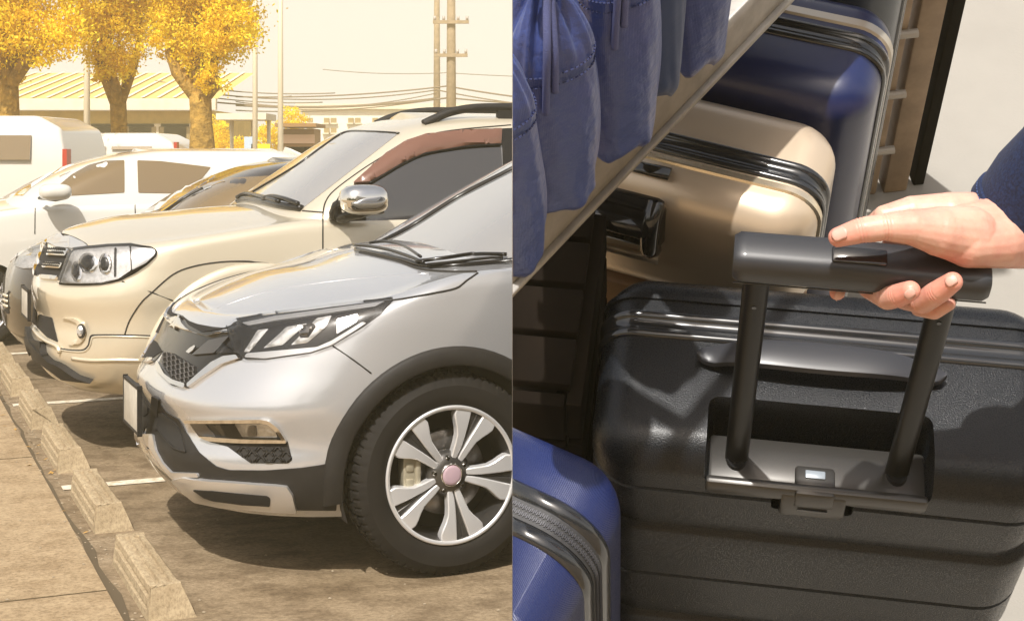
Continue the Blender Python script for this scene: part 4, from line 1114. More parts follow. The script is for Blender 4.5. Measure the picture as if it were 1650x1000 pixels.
# ------------------------------------------------------------------ far white vehicles on the left
def van(label, ref_px, z, x0, x1, top_py, belt_py, paint, win=True, rounded_=.3):
    """a van seen from its flank: rear at the right"""
    a, b = W(x0, top_py, z), W(x1, 250, z); L_ = b.x - a.x; h = a.z; wdt = 1.8
    t = thing('parked_van', label, 'van', Matrix.Translation(Vector((a.x, z, 0))), 'white vans beyond the parked cars')
    hb = W(0, belt_py, z).z
    V, F = [], []
    prof = [(0, .35), (-.0, hb * .8), (.05, hb), (.55, h - .12), (.8, h), (L_ - .35, h), (L_ - .08, h - .14), (L_ - .0, hb), (L_ + .03, .45), (L_ - .05, .32)]
    P2 = prof
    n = len(P2)
    for y, e in ((0, .0), (.06, 0), (wdt - .06, 0), (wdt, 0)):
        for x, zz in P2:
            ins = .10 * max(0, (zz - hb) / (h - hb)) if zz > hb else 0
            V.append((x, y + (ins if y < 1 else -ins), zz))
    for i in range(3):
        for j in range(n): F.append((i * n + j, i * n + (j + 1) % n, (i + 1) * n + (j + 1) % n, (i + 1) * n + j))
    F.append(tuple(range(n))); F.append(tuple(3 * n + j for j in range(n)))
    bevelled('body', V, F, paint, t, .05, 3, 40)
    def win_(x0_, x1_, z0, z1, name='side_window'):
        ins = lambda zz: .10 * max(0, (zz - hb) / (h - hb)) - .012
        vv = [(x0_[0], ins(z0), z0), (x1_[0], ins(z0), z0), (x1_[1], ins(z1), z1), (x0_[1], ins(z1), z1)]
        vv2 = [(x, y + .02, zz) for x, y, zz in vv]
        mob(name, vv + vv2, [(0, 1, 2, 3), (0, 1, 5, 4), (1, 2, 6, 5), (2, 3, 7, 6), (3, 0, 4, 7)], hazed_glass, t, False)
    zt = h - .22
    k = max(2, int(L_ / 1.4))
    for i in range(k):
        s0 = .45 + (L_ - .75) * i / k; s1 = .45 + (L_ - .75) * (i + 1) / k - .10
        win_((s0, s0 + (.35 if i == 0 else 0)), (s1, s1), hb + .03, zt)
    for x in (.85, L_ - .8):
        V, F = lathe([(.001, .0), (.20, .0), (.22, -.01), (.31, -.005), (.33, .03), (.33, .2)], 32)
        wv = mob('wheel', [(v.x + x, v.y - .01, v.z + .33) for v in V], F, rubber, t, True, 40)
        V, F = lathe([(.001, -.016), (.18, -.014), (.20, -.008)], 24); mob('wheel_cover', [(v.x + x, v.y - .01, v.z + .33) for v in V], F, satin, wv)
    mob('bumper', *boxVF((L_ - .01, wdt / 2, .5), (.12, wdt * .96, .2)), plastic, t, False)
    mob('tail_lamp', *boxVF((L_ - .02, .10, hb - .1), (.05, .16, .5)), mat('tail_lamp_red', (.4, .05, .03), .3), t, False)
    return t
van('white van with a rounded rear and dark side windows at the left edge', 0, 16.5, -420, 106, 186, 262, whitep)
van('white van with a long flat pale roof beyond the white crossover', 0, 24, 60, 284, 214, 244, whitep)
van('small white van parked between the lamp post and the champagne SUV windscreen', 0, 30, 438, 500, 240, 262, whitep)

# ------------------------------------------------------------------ warm air volume added over the car park to suggest yellow flare
hzv = bpy.data.materials.new('flare_tint_air'); hzv.use_nodes = True
N, L = hzv.node_tree.nodes, hzv.node_tree.links
for n in list(N): N.remove(n)
ho = N.new('ShaderNodeOutputMaterial'); pv = N.new('ShaderNodeVolumePrincipled')
pv.inputs['Color'].default_value = (1, .87, .54, 1); pv.inputs['Density'].default_value = HAZE; pv.inputs['Anisotropy'].default_value = .0
L.new(pv.outputs[0], ho.inputs['Volume'])
hb_x = mob('haze', *boxVF((0, 38, 5.5), (300, 130, 13)), hzv, None, False); tag(hb_x, kind='stuff')
# ------------------------------------------------------------------ the luggage stall on its steep ramp (right of the car park)
UP = Vector((-167, -2400, 2200)); UP = Vector((-.0512, -.736, .675)).normalized()
SW = Vector((.989, -.134, -.071)); SW = (SW - UP * SW.dot(UP)).normalized(); SD = UP.cross(SW)
RS = Matrix((SW, SD, UP)).transposed()                       # columns: along the fronts, away, up
ORG = CAM + RS @ Vector((.045, .817, -1.344))                # foot of the near telescopic rod
MS = Matrix.Translation(ORG) @ RS.to_4x4()
MSi = MS.inverted()
def SM(x, y, z, yaw=0): return MS @ Matrix.Translation((x, y, z)) @ Matrix.Rotation(R_(yaw), 4, 'Z')
def sun_(px, py, **k):
    """point on a photo ray with one stall coordinate (x, y or z) known, in stall coordinates"""
    o = MSi @ CAM; d = MSi.to_3x3() @ Vector(((px - PX) / FPX, 1, (PY - py) / FPX))
    n, v = list(k.items())[0]; i = 'xyz'.index(n); return o + d * ((v - o[i]) / d[i])
CUT_X = .0006
def clip_end(o, fill=True):
    """the stall ends flush against the dividing line with the car park: close each piece off there"""
    bpy.context.view_layer.update()
    mw = o.matrix_world; inv = mw.inverted()
    ws = [mw @ v.co for v in o.data.vertices]
    if not ws or min(w.x for w in ws) > CUT_X: return
    bm = bmesh.new(); bm.from_mesh(o.data)
    no = (mw.to_3x3().transposed() @ Vector((1, 0, 0))).normalized()
    r = bmesh.ops.bisect_plane(bm, geom=bm.verts[:] + bm.edges[:] + bm.faces[:], plane_co=inv @ Vector((CUT_X, 0, 0)), plane_no=no, clear_inner=True)
    if fill:
        es = [e for e in r['geom_cut'] if isinstance(e, bmesh.types.BMEdge) and e.is_valid and e.is_boundary]
        try: bmesh.ops.holes_fill(bm, edges=es, sides=0)
        except Exception: pass
    if not bm.faces:
        bm.free(); me = o.data; bpy.data.objects.remove(o); return
    bm.to_mesh(o.data); bm.free()
def clip_tree(root):
    for o in [root] + list(root.children_recursive):
        if o.type == 'MESH': clip_end(o)
FLOOR = -.67
stall_floor_m = mat('stall_paving', (.31, .292, .26), .85, spec=.3, noise=(3.5, .10), bump=(140, .25, .002))
sf = mob('stall_floor', *boxVF((1.0, 1.05, -1.1), (5.0, 3.9, 2.2)), stall_floor_m, None, False); sf.matrix_world = SM(0, 0, FLOOR); tag(sf, kind='structure'); clip_end(sf)

def hard_mat(name, col, rough, fleck=.35, scale=1400, twill=False, metal=0.0, coat=.35):
    m = bpy.data.materials.new(name); m.use_nodes = True
    N, L = m.node_tree.nodes, m.node_tree.links; b = N['Principled BSDF']
    b.inputs['Metallic'].default_value = metal; b.inputs['Coat Weight'].default_value = coat; b.inputs['Coat Roughness'].default_value = .28
    b.inputs['Base Color'].default_value = (*col, 1)
    tc = N.new('ShaderNodeTexCoord')
    t = N.new('ShaderNodeTexNoise'); t.inputs['Scale'].default_value = scale; t.inputs['Detail'].default_value = 2
    L.new(tc.outputs['Object'], t.inputs['Vector'])
    r = N.new('ShaderNodeMapRange'); r.inputs[1].default_value = .3; r.inputs[2].default_value = .7; r.inputs[3].default_value = rough - fleck * .3; r.inputs[4].default_value = rough + fleck * .3
    L.new(t.outputs['Fac'], r.inputs[0]); L.new(r.outputs[0], b.inputs['Roughness'])
    bp = N.new('ShaderNodeBump'); bp.inputs['Strength'].default_value = fleck; bp.inputs['Distance'].default_value = .0006
    if twill:
        wv = N.new('ShaderNodeTexWave'); wv.inputs['Scale'].default_value = 300; wv.inputs['Distortion'].default_value = 1.5; wv.inputs['Detail Scale'].default_value = 4; wv.bands_direction = 'DIAGONAL'
        L.new(tc.outputs['Object'], wv.inputs['Vector'])
        ad = N.new('ShaderNodeMath'); ad.operation = 'ADD'; L.new(wv.outputs['Fac'], ad.inputs[0]); L.new(t.outputs['Fac'], ad.inputs[1]); L.new(ad.outputs[0], bp.inputs['Height'])
    else: L.new(t.outputs['Fac'], bp.inputs['Height'])
    L.new(bp.outputs[0], b.inputs['Normal'])
    return m
black_shell = hard_mat('black_shell', (.007, .0085, .011), .34, .9, 700, coat=.20)
black_shell.node_tree.nodes['Principled BSDF'].inputs['Specular IOR Level'].default_value = .28
gold_shell = hard_mat('gold_shell', (.66, .53, .39), .34, .1, 1500, metal=.45, coat=.5)
navy_shell = hard_mat('navy_shell', (.010, .020, .095), .36, .5, 1200, twill=True, coat=.2)
blue_shell = hard_mat('blue_shell', (.006, .014, .075), .34, .2, 1200, coat=.5)
grey_shell = hard_mat('slate_shell', (.05, .065, .085), .4, .3, 1200, coat=.3)
band_m = mat('black_zip_band', (.016, .017, .019), .22, 0, .8)
zip_m = mat('zip_tape', (.03, .03, .032), .6)
teeth_m = mat('zip_teeth', (.09, .09, .10), .35, .4)
grip_m = mat('grip_black', (.030, .031, .035), .40, 0, .1, bump=(1500, .25, .0003))
rod_m = mat('anodised_black', (.010, .010, .0095), .36, .2, .05, spec=.3)
tray_m = mat('tray_gunmetal', (.060, .057, .053), .30, .5, .1)
gloss_b = mat('piano_black', (.012, .012, .013), .12, 0, .6)
btn_m = mat('button_pale', (.30, .34, .38), .3, .3)
def rrect(w, y0, y1, r, k=7):
    """rounded rectangle outline, counter-clockwise from the front-left"""
    out = []
    for cx, cy, a0 in ((-w + r, y0 + r, 180), (w - r, y0 + r, 270), (w - r, y1 - r, 0), (-w + r, y1 - r, 90)):
        for i in range(k + 1):
            a = R_(a0 + 90 * i / k); out.append((cx + r * math.cos(a), cy + r * math.sin(a)))
    return out
def case_shell(hw, dp, z0, z1, rc, rt, grooves=(), k=8, front_only=True):
    """closed hard shell: stacked rounded rectangles, rounded top and bottom; grooves = (height, kind)"""
    rows = []
    for i in range(6):
        ph = math.pi / 2 * i / 5; rows.append((z0 + rt * (1 - math.sin(ph)) * 0 + rt * (1 - math.cos(ph)), rt * (1 - math.sin(ph)), 0))
    zs = []
    for g, kind in grooves:
        if kind == 'line': zs += [(g - .0035, 0), (g - .0012, .0035), (g + .0012, .0035), (g + .0035, 0)]
        elif kind == 'ledge': zs += [(g - .006, -.0005), (g - .001, .001), (g + .0030, .0055), (g + .010, .0060), (g + .045, 0)]
    zs = sorted([z for z in zs if z0 + rt < z[0] < z1 - rt])
    full = []
    prev = (z0 + rt, 0)
    for z in zs + [(z1 - rt, 0)]:
        n = max(1, int((z[0] - prev[0]) / .03))
        for i in range(1, n + 1): full.append((prev[0] + (z[0] - prev[0]) * i / n, prev[1] + (z[1] - prev[1]) * i / n))
        prev = z
    rows += [(z, 0, g) for z, g in full]
    for i in range(1, 9):
        ph = math.pi / 2 * i / 8; rows.append((z1 - rt + rt * math.sin(ph), rt * (1 - math.cos(ph)), 0))
    V, F = [], []; n = 4 * (k + 1)
    for z, ins, g in rows:
        for x, y in rrect(hw - ins - g, ins + g, dp - ins - g, max(rc - ins, .006), k): V.append((x, y, z))
    for i in range(len(rows) - 1):
        for j in range(n): F.append((i * n + j, i * n + (j + 1) % n, (i + 1) * n + (j + 1) % n, (i + 1) * n + j))
    F.append(tuple(range(n - 1, -1, -1))); t = (len(rows) - 1) * n; F.append(tuple(t + j for j in range(n)))
    return V, F
def ring_path(hw, z0, z1, rr, y, out, k=10):
    """closed loop round the case in the plane y = const, lying on the shell plus out"""
    P = []
    W_, a, b, r = hw + out, z0 - out, z1 + out, rr + out
    for cx, cz, a0 in ((W_ - r, a + r, 270), (W_ - r, b - r, 0), (-W_ + r, b - r, 90), (-W_ + r, a + r, 180)):
        for i in range(k + 1):
            t = R_(a0 + 90 * i / k); P.append(Vector((cx + r * math.cos(t), y, cz + r * math.sin(t))))
    return P
def ribbon(P, prof, closed=True):
    """sweep a (outwards, along-y) profile round a loop lying in a y = const plane"""
    V, F = [], []; n = len(P); k = len(prof); c = sum(P, Vector()) / n
    for i, p in enumerate(P):
        t = (P[(i + 1) % n] - P[i - 1]).normalized(); o = t.cross(Vector((0, 1, 0)))
        if o.dot(p - c) < 0: o = -o
        for q, y in prof: V.append(p + o * q + Vector((0, y, 0)))
    for i in range(n):
        for j in range(k): F.append((i * k + j, i * k + (j + 1) % k, ((i + 1) % n) * k + (j + 1) % k, ((i + 1) % n) * k + j))
    return V, F
def cut_box(o, c, s, r=.0, M=None):
    """take a box out of a shell, then drop the cutter"""
    V, F = boxVF(c, s, M)
    cut = bevelled('cutter', V, F, recess, None, r, 4) if r else mob('cutter', V, F, recess, None, False)
    cut.matrix_world = o.matrix_world if o.parent is None else o.parent.matrix_world
    md = o.modifiers.new('b', 'BOOLEAN'); md.operation = 'DIFFERENCE'; md.solver = 'EXACT'; md.object = cut
    bpy.context.view_layer.update()
    me = bpy.data.meshes.new_from_object(o.evaluated_get(bpy.context.evaluated_depsgraph_get()))
    o.modifiers.clear(); old = o.data; o.data = me; bpy.data.objects.remove(cut)
def castor(parent, x, y, m=None):
    mob('castor_fork', *boxVF((x, y, .042), (.03, .035, .03)), band_m, parent, False)
    V, F = lathe([(.001, -.010), (.018, -.010), (.021, -.007), (.021, .007), (.018, .010), (.001, .010)], 20)
    mob('castor_wheel', [(v.x + x, v.y + y, v.z + .0215) for v in V], F, rubber, parent, True, 40)
def suitcase(label, M, hw, dp, H, shell_m, zip_y, rc=.055, rt=.045, z0=.05, grooves=(), big_zip=False, castors=True, group=None):
    t = thing('suitcase', label, 'suitcase', M, group)
    bpy.context.view_layer.update()
    sh = mob('shell', *case_shell(hw, dp, z0, H, rc, rt, grooves), shell_m, t, True, 38)
    P = ring_path(hw, z0, H, rt, zip_y, 0)
    w = .017 if not big_zip else .026
    # rubber band: two beads and the zip tape between
    pr = [(-.004, -w), (.0015, -w), (.0040, -w * .85), (.0045, -w * .62), (.0020, -w * .42), (.0008, -w * .38), (.0008, w * .38), (.0020, w * .42), (.0045, w * .62), (.0040, w * .85), (.0015, w), (-.004, w)]
    z = mob('zip_band', *ribbon(P, pr), band_m, t, True, 75)
    if big_zip:
        mob('zip_tape', *ribbon(P, [(.0005, -w * .36), (.0016, -w * .36), (.0016, w * .36), (.0005, w * .36)]), zip_m, z, False)
        PP = []
        dense = []
        for i in range(len(P)):
            a, b = P[i], P[(i + 1) % len(P)]; n = max(1, int((b - a).length / .0018))
            for j in range(n): dense.append(a.lerp(b, j / n))
        parts = []
        c0 = sum(P, Vector()) / len(P)
        for i in range(0, len(dense), 1):
            p = dense[i]; tn = (dense[(i + 1) % len(dense)] - dense[i - 1]).normalized(); o = tn.cross(Vector((0, 1, 0)))
            if o.dot(p - c0) < 0: o = -o
            sg = 1 if i % 2 else -1
            M3 = Matrix((tn, Vector((0, 1, 0)), o)).transposed()
            for dy in (-.0035, .0035):
                parts.append(boxVF(p + o * .0022 + Vector((0, dy + sg * .0006, 0)), (.0011, .0038, .0014), M3))
        zt = mob('zip_teeth', *join(parts), teeth_m, z, False); zt['kind'] = 'stuff'
    if castors:
        for x in (-hw + .06, hw - .06):
            for y in (.05, dp - .05): castor(t, x, y)
    return t, sh
# --- the black suitcase
HB = .71
bk, bsh = suitcase('large black hard suitcase with its telescopic handle pulled out and held by a hand', SM(.085, -.03, FLOOR), .235, .238, HB, black_shell, .160, rc=.05, rt=.038,
                   grooves=[(.645, 'line'), (.562, 'ledge'), (.46, 'line'), (.355, 'ledge'), (.255, 'line'), (.15, 'ledge')])
X0 = -.085                                           # stall x -> case x
nx0, nx1 = -.032 + X0, .192 + X0
cut_box(bsh, ((nx0 + nx1) / 2, .030, .71), (nx1 - nx0, .094, .084), .012)
cut_box(bsh, ((nx0 + nx1) / 2, .060, .69), (nx1 - nx0 - .002, .033, .124), .010)
cut_box(bsh, (.079 + X0, .004, .655), (.082, .03, .05), .006)
bsh.data.set_sharp_from_angle(angle=R_(38)); bsh.data.polygons.foreach_set('use_smooth', [True] * len(bsh.data.polygons)); bsh.data.set_sharp_from_angle(angle=R_(38))
ub = -FLOOR
bd_ = .03
tray = box('handle_tray', ((nx0 + nx1) / 2, .0265, ub - .008), (nx1 - nx0 - .006, .060, .020), tray_m, bk, .005)
box('tray_rim', ((nx0 + nx1) / 2, .001, ub - .004), (nx1 - nx0 - .004, .010, .022), tray_m, tray, .004)
box('lock_plate', (.079 + X0, .0005, ub - .022), (.066, .012, .042), tray_m, bk, .004)
lk = box('lock', (.079 + X0, .010, ub - .008), (.040, .034, .028), tray_m, bk, .004)
box('lock_slit', (.079 + X0, -.0058, ub - .026), (.030, .003, .0022), gloss_b, lk, .0004)
box('lock_button', (.079 + X0, .016, ub + .0065), (.020, .009, .003), btn_m, lk, .001)
for x in (0, .16):
    V, F = join([tubeVF([(x + X0, bd_, ub - .004), (x + X0, bd_, ub + .006)], [.017, .0145], 20, flat=.72)])
    mob('rod_socket', V, F, gloss_b, bk, True, 40)
    pts = [(.0108, .0058)]
    o = mob('handle_rod', *tubeVF([(x + X0, bd_, ub), (x + X0, bd_, ub + .318)], .0118, 24, flat=.66, upv=(0, 1, 0)), rod_m, bk, True, 50)
    mob('pin_hole', *tubeVF([(x + X0, bd_ - .0085, ub + .268), (x + X0, bd_ - .0074, ub + .268)], .0022, 10), gloss_b, o, True, 40)
# the grip: a rounded bar, thinner and scooped towards the right
gx0, gx1 = -.022 + X0, .192 + X0
V, F = [], []; nst = 40; kk = 24; a_d = .0200
for i in range(nst + 1):
    u = i / nst; x = gx0 + (gx1 - gx0) * u
    e = min(1, min(u, 1 - u) / .028); e = math.sqrt(max(0, 1 - (1 - e) ** 2)) * .16 + .84
    sc_ = 1 - .16 * max(0, min(1, (u - .48) / .2))
    for j in range(kk):
        a = 2 * math.pi * j / kk
        cy = math.copysign(abs(math.cos(a)) ** .62, math.cos(a)); cz = math.copysign(abs(math.sin(a)) ** .62, math.sin(a))
        V.append((x, bd_ + a_d * cy * e, ub + .3290 + (.0180 * cz * e) * (sc_ if cz > 0 else 1)))
for i in range(nst):
    for j in range(kk): F.append((i * kk + j, (i + 1) * kk + j, (i + 1) * kk + (j + 1) % kk, i * kk + (j + 1) % kk))
F.append(tuple(range(kk))); F.append(tuple(nst * kk + j for j in range(kk))[::-1])
gp = mob('grip', V, F, grip_m, bk, True, 50)
mob('grip_seam', *tubeVF([(gx0 + .001, bd_ - .0170, ub + .3140), (gx1 - .001, bd_ - .0170, ub + .3140)], .0008, 6), gloss_b, gp)
box('release_button', (.0825 + X0, bd_ - .0045, ub + .3470), (.046, .015, .0060), gloss_b, gp, .002, Matrix.Rotation(R_(10), 3, 'X'))
# carry handle: a flexible strap arched over the top
V, F = [], []; n = 40
for i in range(n + 1):
    u = -1 + 2 * i / n; x = .079 + u * .127
    e = (1 - abs(u) ** 9) ** .5
    wd_ = .0135 * max(e, .05) + .0045 * max(0, 1 - (u / .75) ** 2)
    zc = .010 + .014 * max(0, 1 - (u / .86) ** 4)
    for (yy, zz) in ((-wd_, -.003), (-wd_ * .92, .0028), (-wd_ * .7, .0040), (wd_ * .7, .0040), (wd_ * .92, .0028), (wd_, -.003)):
        V.append((x + X0, .119 + yy, HB + zc + zz))
for i in range(n):
    for j in range(6): F.append((i * 6 + j, (i + 1) * 6 + j, (i + 1) * 6 + (j + 1) % 6, i * 6 + (j + 1) % 6))
F.append(tuple(range(6))); F.append(tuple(n * 6 + j for j in range(6))[::-1])
mob('carry_handle', V, F, mat('strap_black', (.030, .031, .036), .36, 0, .1), bk, True, 35)
# second bead in front of the zip, and the recessed panel edge on the back half
mob('shell_bead', *ribbon(ring_path(.235, .05, HB, .038, .196, 0), [(-.002, -.004), (.003, -.003), (.003, .003), (-.002, .004)]), black_shell, bk, True, 40)

# --- navy suitcase cut by the left edge
xh = Vector((math.cos(R_(-20)), math.sin(R_(-20)), 0)); yh = Vector((-xh.y, xh.x, 0))
pc = Vector((-.092, -.071, 0)); rt_ = pc - xh * .23 - yh * .25
HN = .77
nv, nsh = suitcase('navy blue hard suitcase with a toothed zip band, left of the large black suitcase', SM(rt_.x, rt_.y, FLOOR, -20), .230, .25, HN, navy_shell, .150, rc=.060, rt=.060, big_zip=True)
clip_tree(nv)
# --- wooden riser under the rack with the gold, blue and slate suitcases
wood_m = mat('brown_riser_wood', (.26, .13, .045), .6, noise=(9, .4), bump=(60, .2))
riser_top = -.155
ry = -13
gx = Vector((math.cos(R_(ry)), math.sin(R_(ry)), 0)); gy = Vector((-gx.y, gx.x, 0))
gpt = Vector((-.160, .325, 0))
rz = box('wooden_riser', (0, .092, (riser_top - FLOOR) / 2), (.44, .17, riser_top - FLOOR), wood_m, None, .006)
rz.matrix_world = SM(gpt.x, gpt.y, FLOOR, ry); tag(rz, 'brown wooden riser under the shelf, carrying the gold suitcase', 'riser'); clip_end(rz)
gd, gsh = suitcase('shiny gold suitcase with a black grip, half in shade under the shelf', SM(gpt.x, gpt.y, riser_top, ry), .235, .188, .195, gold_shell, .082, rc=.055, rt=.042, z0=.004, castors=False, group='suitcases in a row under the shelf')
mob('rim_bead', *ribbon(ring_path(.235, .004, .195, .042, .082 - .026, 0), [(-.002, -.007), (.003, -.004), (.003, .004), (-.002, .007)]), mat('bright_gold_bead', (.80, .68, .50), .2, .8), gd, True, 40)
hb_ = box('side_handle_recess', (.004, -.001, .145), (.125, .030, .075), gloss_b, gd, .012)
for dx in (-.052, .052): mob('side_handle', *tubeVF(crom([(.004 + dx, -.014, .115), (.004 + dx, -.030, .135), (.004 + dx, -.026, .172), (.004 + dx, -.004, .186)], 6), .011, 10), gloss_b, gd)
mob('side_handle', *tubeVF([(-.05, -.026, .160), (.058, -.026, .160)], .012, 10), gloss_b, gd)
mob('rim_strip', *tubeVF([(-.075, -.004, .082), (.06, -.004, .082)], .006, 8), gold_shell, gd)
mob('catch', *tubeVF([(.012, .034, .197), (.060, .034, .197)], .0095, 10, flat=.5), gloss_b, gd)
o1 = gpt + gx * .022 + gy * .205
bl_, _ = suitcase('glossy navy blue suitcase behind the gold one', SM(o1.x, o1.y, FLOOR, ry), .235, .20, .72, blue_shell, .105, rc=.055, rt=.045, group='suitcases in a row under the shelf')
mob('rim_bead', *ribbon(ring_path(.235, .05, .72, .045, .140, 0), [(-.002, -.010), (.003, -.006), (.003, .006), (-.002, .010)]), mat('pewter_bead', (.55, .50, .42), .3, .6), bl_, True, 40)
o2 = gpt + gx * .012 + gy * .425
sl_, _ = suitcase('slate grey suitcase farthest back in the row under the shelf', SM(o2.x, o2.y, FLOOR, ry), .235, .22, .75, grey_shell, .09, rc=.055, rt=.05, group='suitcases in a row under the shelf')
for s_ in (gd, bl_, sl_): clip_tree(s_)
# --- rack: shelf edge, shelf board, uprights
rail_m = mat('shelf_edge_metal', (.46, .44, .41), .45, .0, noise=(30, .25))
board_m = mat('shelf_board', (.14, .13, .12), .5, noise=(8, .2))
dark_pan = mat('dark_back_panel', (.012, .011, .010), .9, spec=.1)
RU = .215
ra, rb = sun_(825, 467, z=RU), sun_(1275, -5, z=RU)
rd = (rb - ra); rd.z = 0; Lr = rd.length; ryaw = math.degrees(math.atan2(rd.y, rd.x))
MR = SM(ra.x, ra.y, RU, ryaw)
rk = thing('display_rack', 'metal edged display shelf running back above the gold suitcase', 'rack', MR)
ext = .74
# rack frame: x along the edge (away), y to the inside (left/back), z up
bevelled('shelf_edge', *boxVF((ext / 2 - .25, .010, .033), (ext + .5, .020, .066)), rail_m, rk, .003)
bevelled('shelf_lip', *boxVF((ext / 2 - .25, -.003, .004), (ext + .5, .008, .008)), rail_m, rk, .002)
bevelled('shelf_board', *boxVF((ext / 2 - .25, .255, .052), (ext + .5, .47, .022)), board_m, rk, .002)
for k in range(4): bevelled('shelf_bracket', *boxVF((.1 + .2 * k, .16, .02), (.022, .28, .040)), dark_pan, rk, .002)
bevelled('shade_panel', *boxVF((ext / 2 - .25, .50, -.30), (ext + .5, .02, .72)), dark_pan, rk, .002)  # added dark sheet that keeps the space under the shelf black
bevelled('hanging_bar', *tubeVF([(-.3, -.034, .56), (ext, -.034, .56)], .010, 12), rail_m, rk, .0005)
for k in (0, 1): bevelled('bar_bracket', *boxVF((.1 + .58 * k, .23, .562), (.02, .53, .02)), rail_m, rk, .002)
for k in (0, 1): bevelled('rack_upright', *boxVF((.1 + .58 * k, .48, .02), (.03, .03, 1.3)), rail_m, rk, .002)
clip_tree(rk)
# stock seen on the shelf between the pouches
tin = mat('brushed_tin', (.45, .44, .42), .35, .7, noise=(50, .2))
for (px, py, w_s, h_s, lab) in ((1185, 22, .075, .07, 'pale tin box standing on the shelf behind the pouches'), (1232, 6, .06, .09, 'second tin box at the far end of the shelf')):
    p = sun_(px, py, z=RU + .075); q = MR.inverted() @ (MS @ p)
    bxo = box('tin_box', (0, 0, h_s / 2), (.09, .055, h_s), tin, None, .006); bxo.matrix_world = MR @ Matrix.Translation((q.x, max(q.y, .05) + .02, .063)); tag(bxo, lab, 'box', 'tin boxes on the shelf')
# --- drawstring pouches
nylon = bpy.data.materials.new('blue_nylon'); nylon.use_nodes = True
N, Lk = nylon.node_tree.nodes, nylon.node_tree.links; b_ = N['Principled BSDF']
b_.inputs['Base Color'].default_value = (.048, .078, .26, 1); b_.inputs['Roughness'].default_value = .31; b_.inputs['Sheen Weight'].default_value = .05; b_.inputs['Specular IOR Level'].default_value = .6
tc = N.new('ShaderNodeTexCoord')
wv1 = N.new('ShaderNodeTexWave'); wv1.bands_direction = 'X'; wv1.inputs['Scale'].default_value = 210; wv2 = N.new('ShaderNodeTexWave'); wv2.bands_direction = 'Z'; wv2.inputs['Scale'].default_value = 210
nn_ = N.new('ShaderNodeTexNoise'); nn_.inputs['Scale'].default_value = 38; nn_.inputs['Detail'].default_value = 4
for q in (wv1, wv2, nn_): Lk.new(tc.outputs['Object'], q.inputs['Vector'])
ad = N.new('ShaderNodeMath'); ad.operation = 'ADD'; Lk.new(wv1.outputs['Fac'], ad.inputs[0]); Lk.new(wv2.outputs['Fac'], ad.inputs[1])
bp1 = N.new('ShaderNodeBump'); bp1.inputs['Strength'].default_value = .25; bp1.inputs['Distance'].default_value = .0004; Lk.new(ad.outputs[0], bp1.inputs['Height'])
bp2 = N.new('ShaderNodeBump'); bp2.inputs['Strength'].default_value = .45; bp2.inputs['Distance'].default_value = .010; Lk.new(nn_.outputs['Fac'], bp2.inputs['Height']); Lk.new(bp1.outputs[0], bp2.inputs['Normal'])
Lk.new(bp2.outputs[0], b_.inputs['Normal'])
nylon_d = mat('dark_blue_nylon', (.020, .045, .13), .5, sheen=.1, bump=(30, .3, .004))
cord_m = mat('braided_cord', (.10, .12, .28), .6, bump=(900, .8, .001)); stitch_m = mat('stitching', (.03, .04, .12), .8)
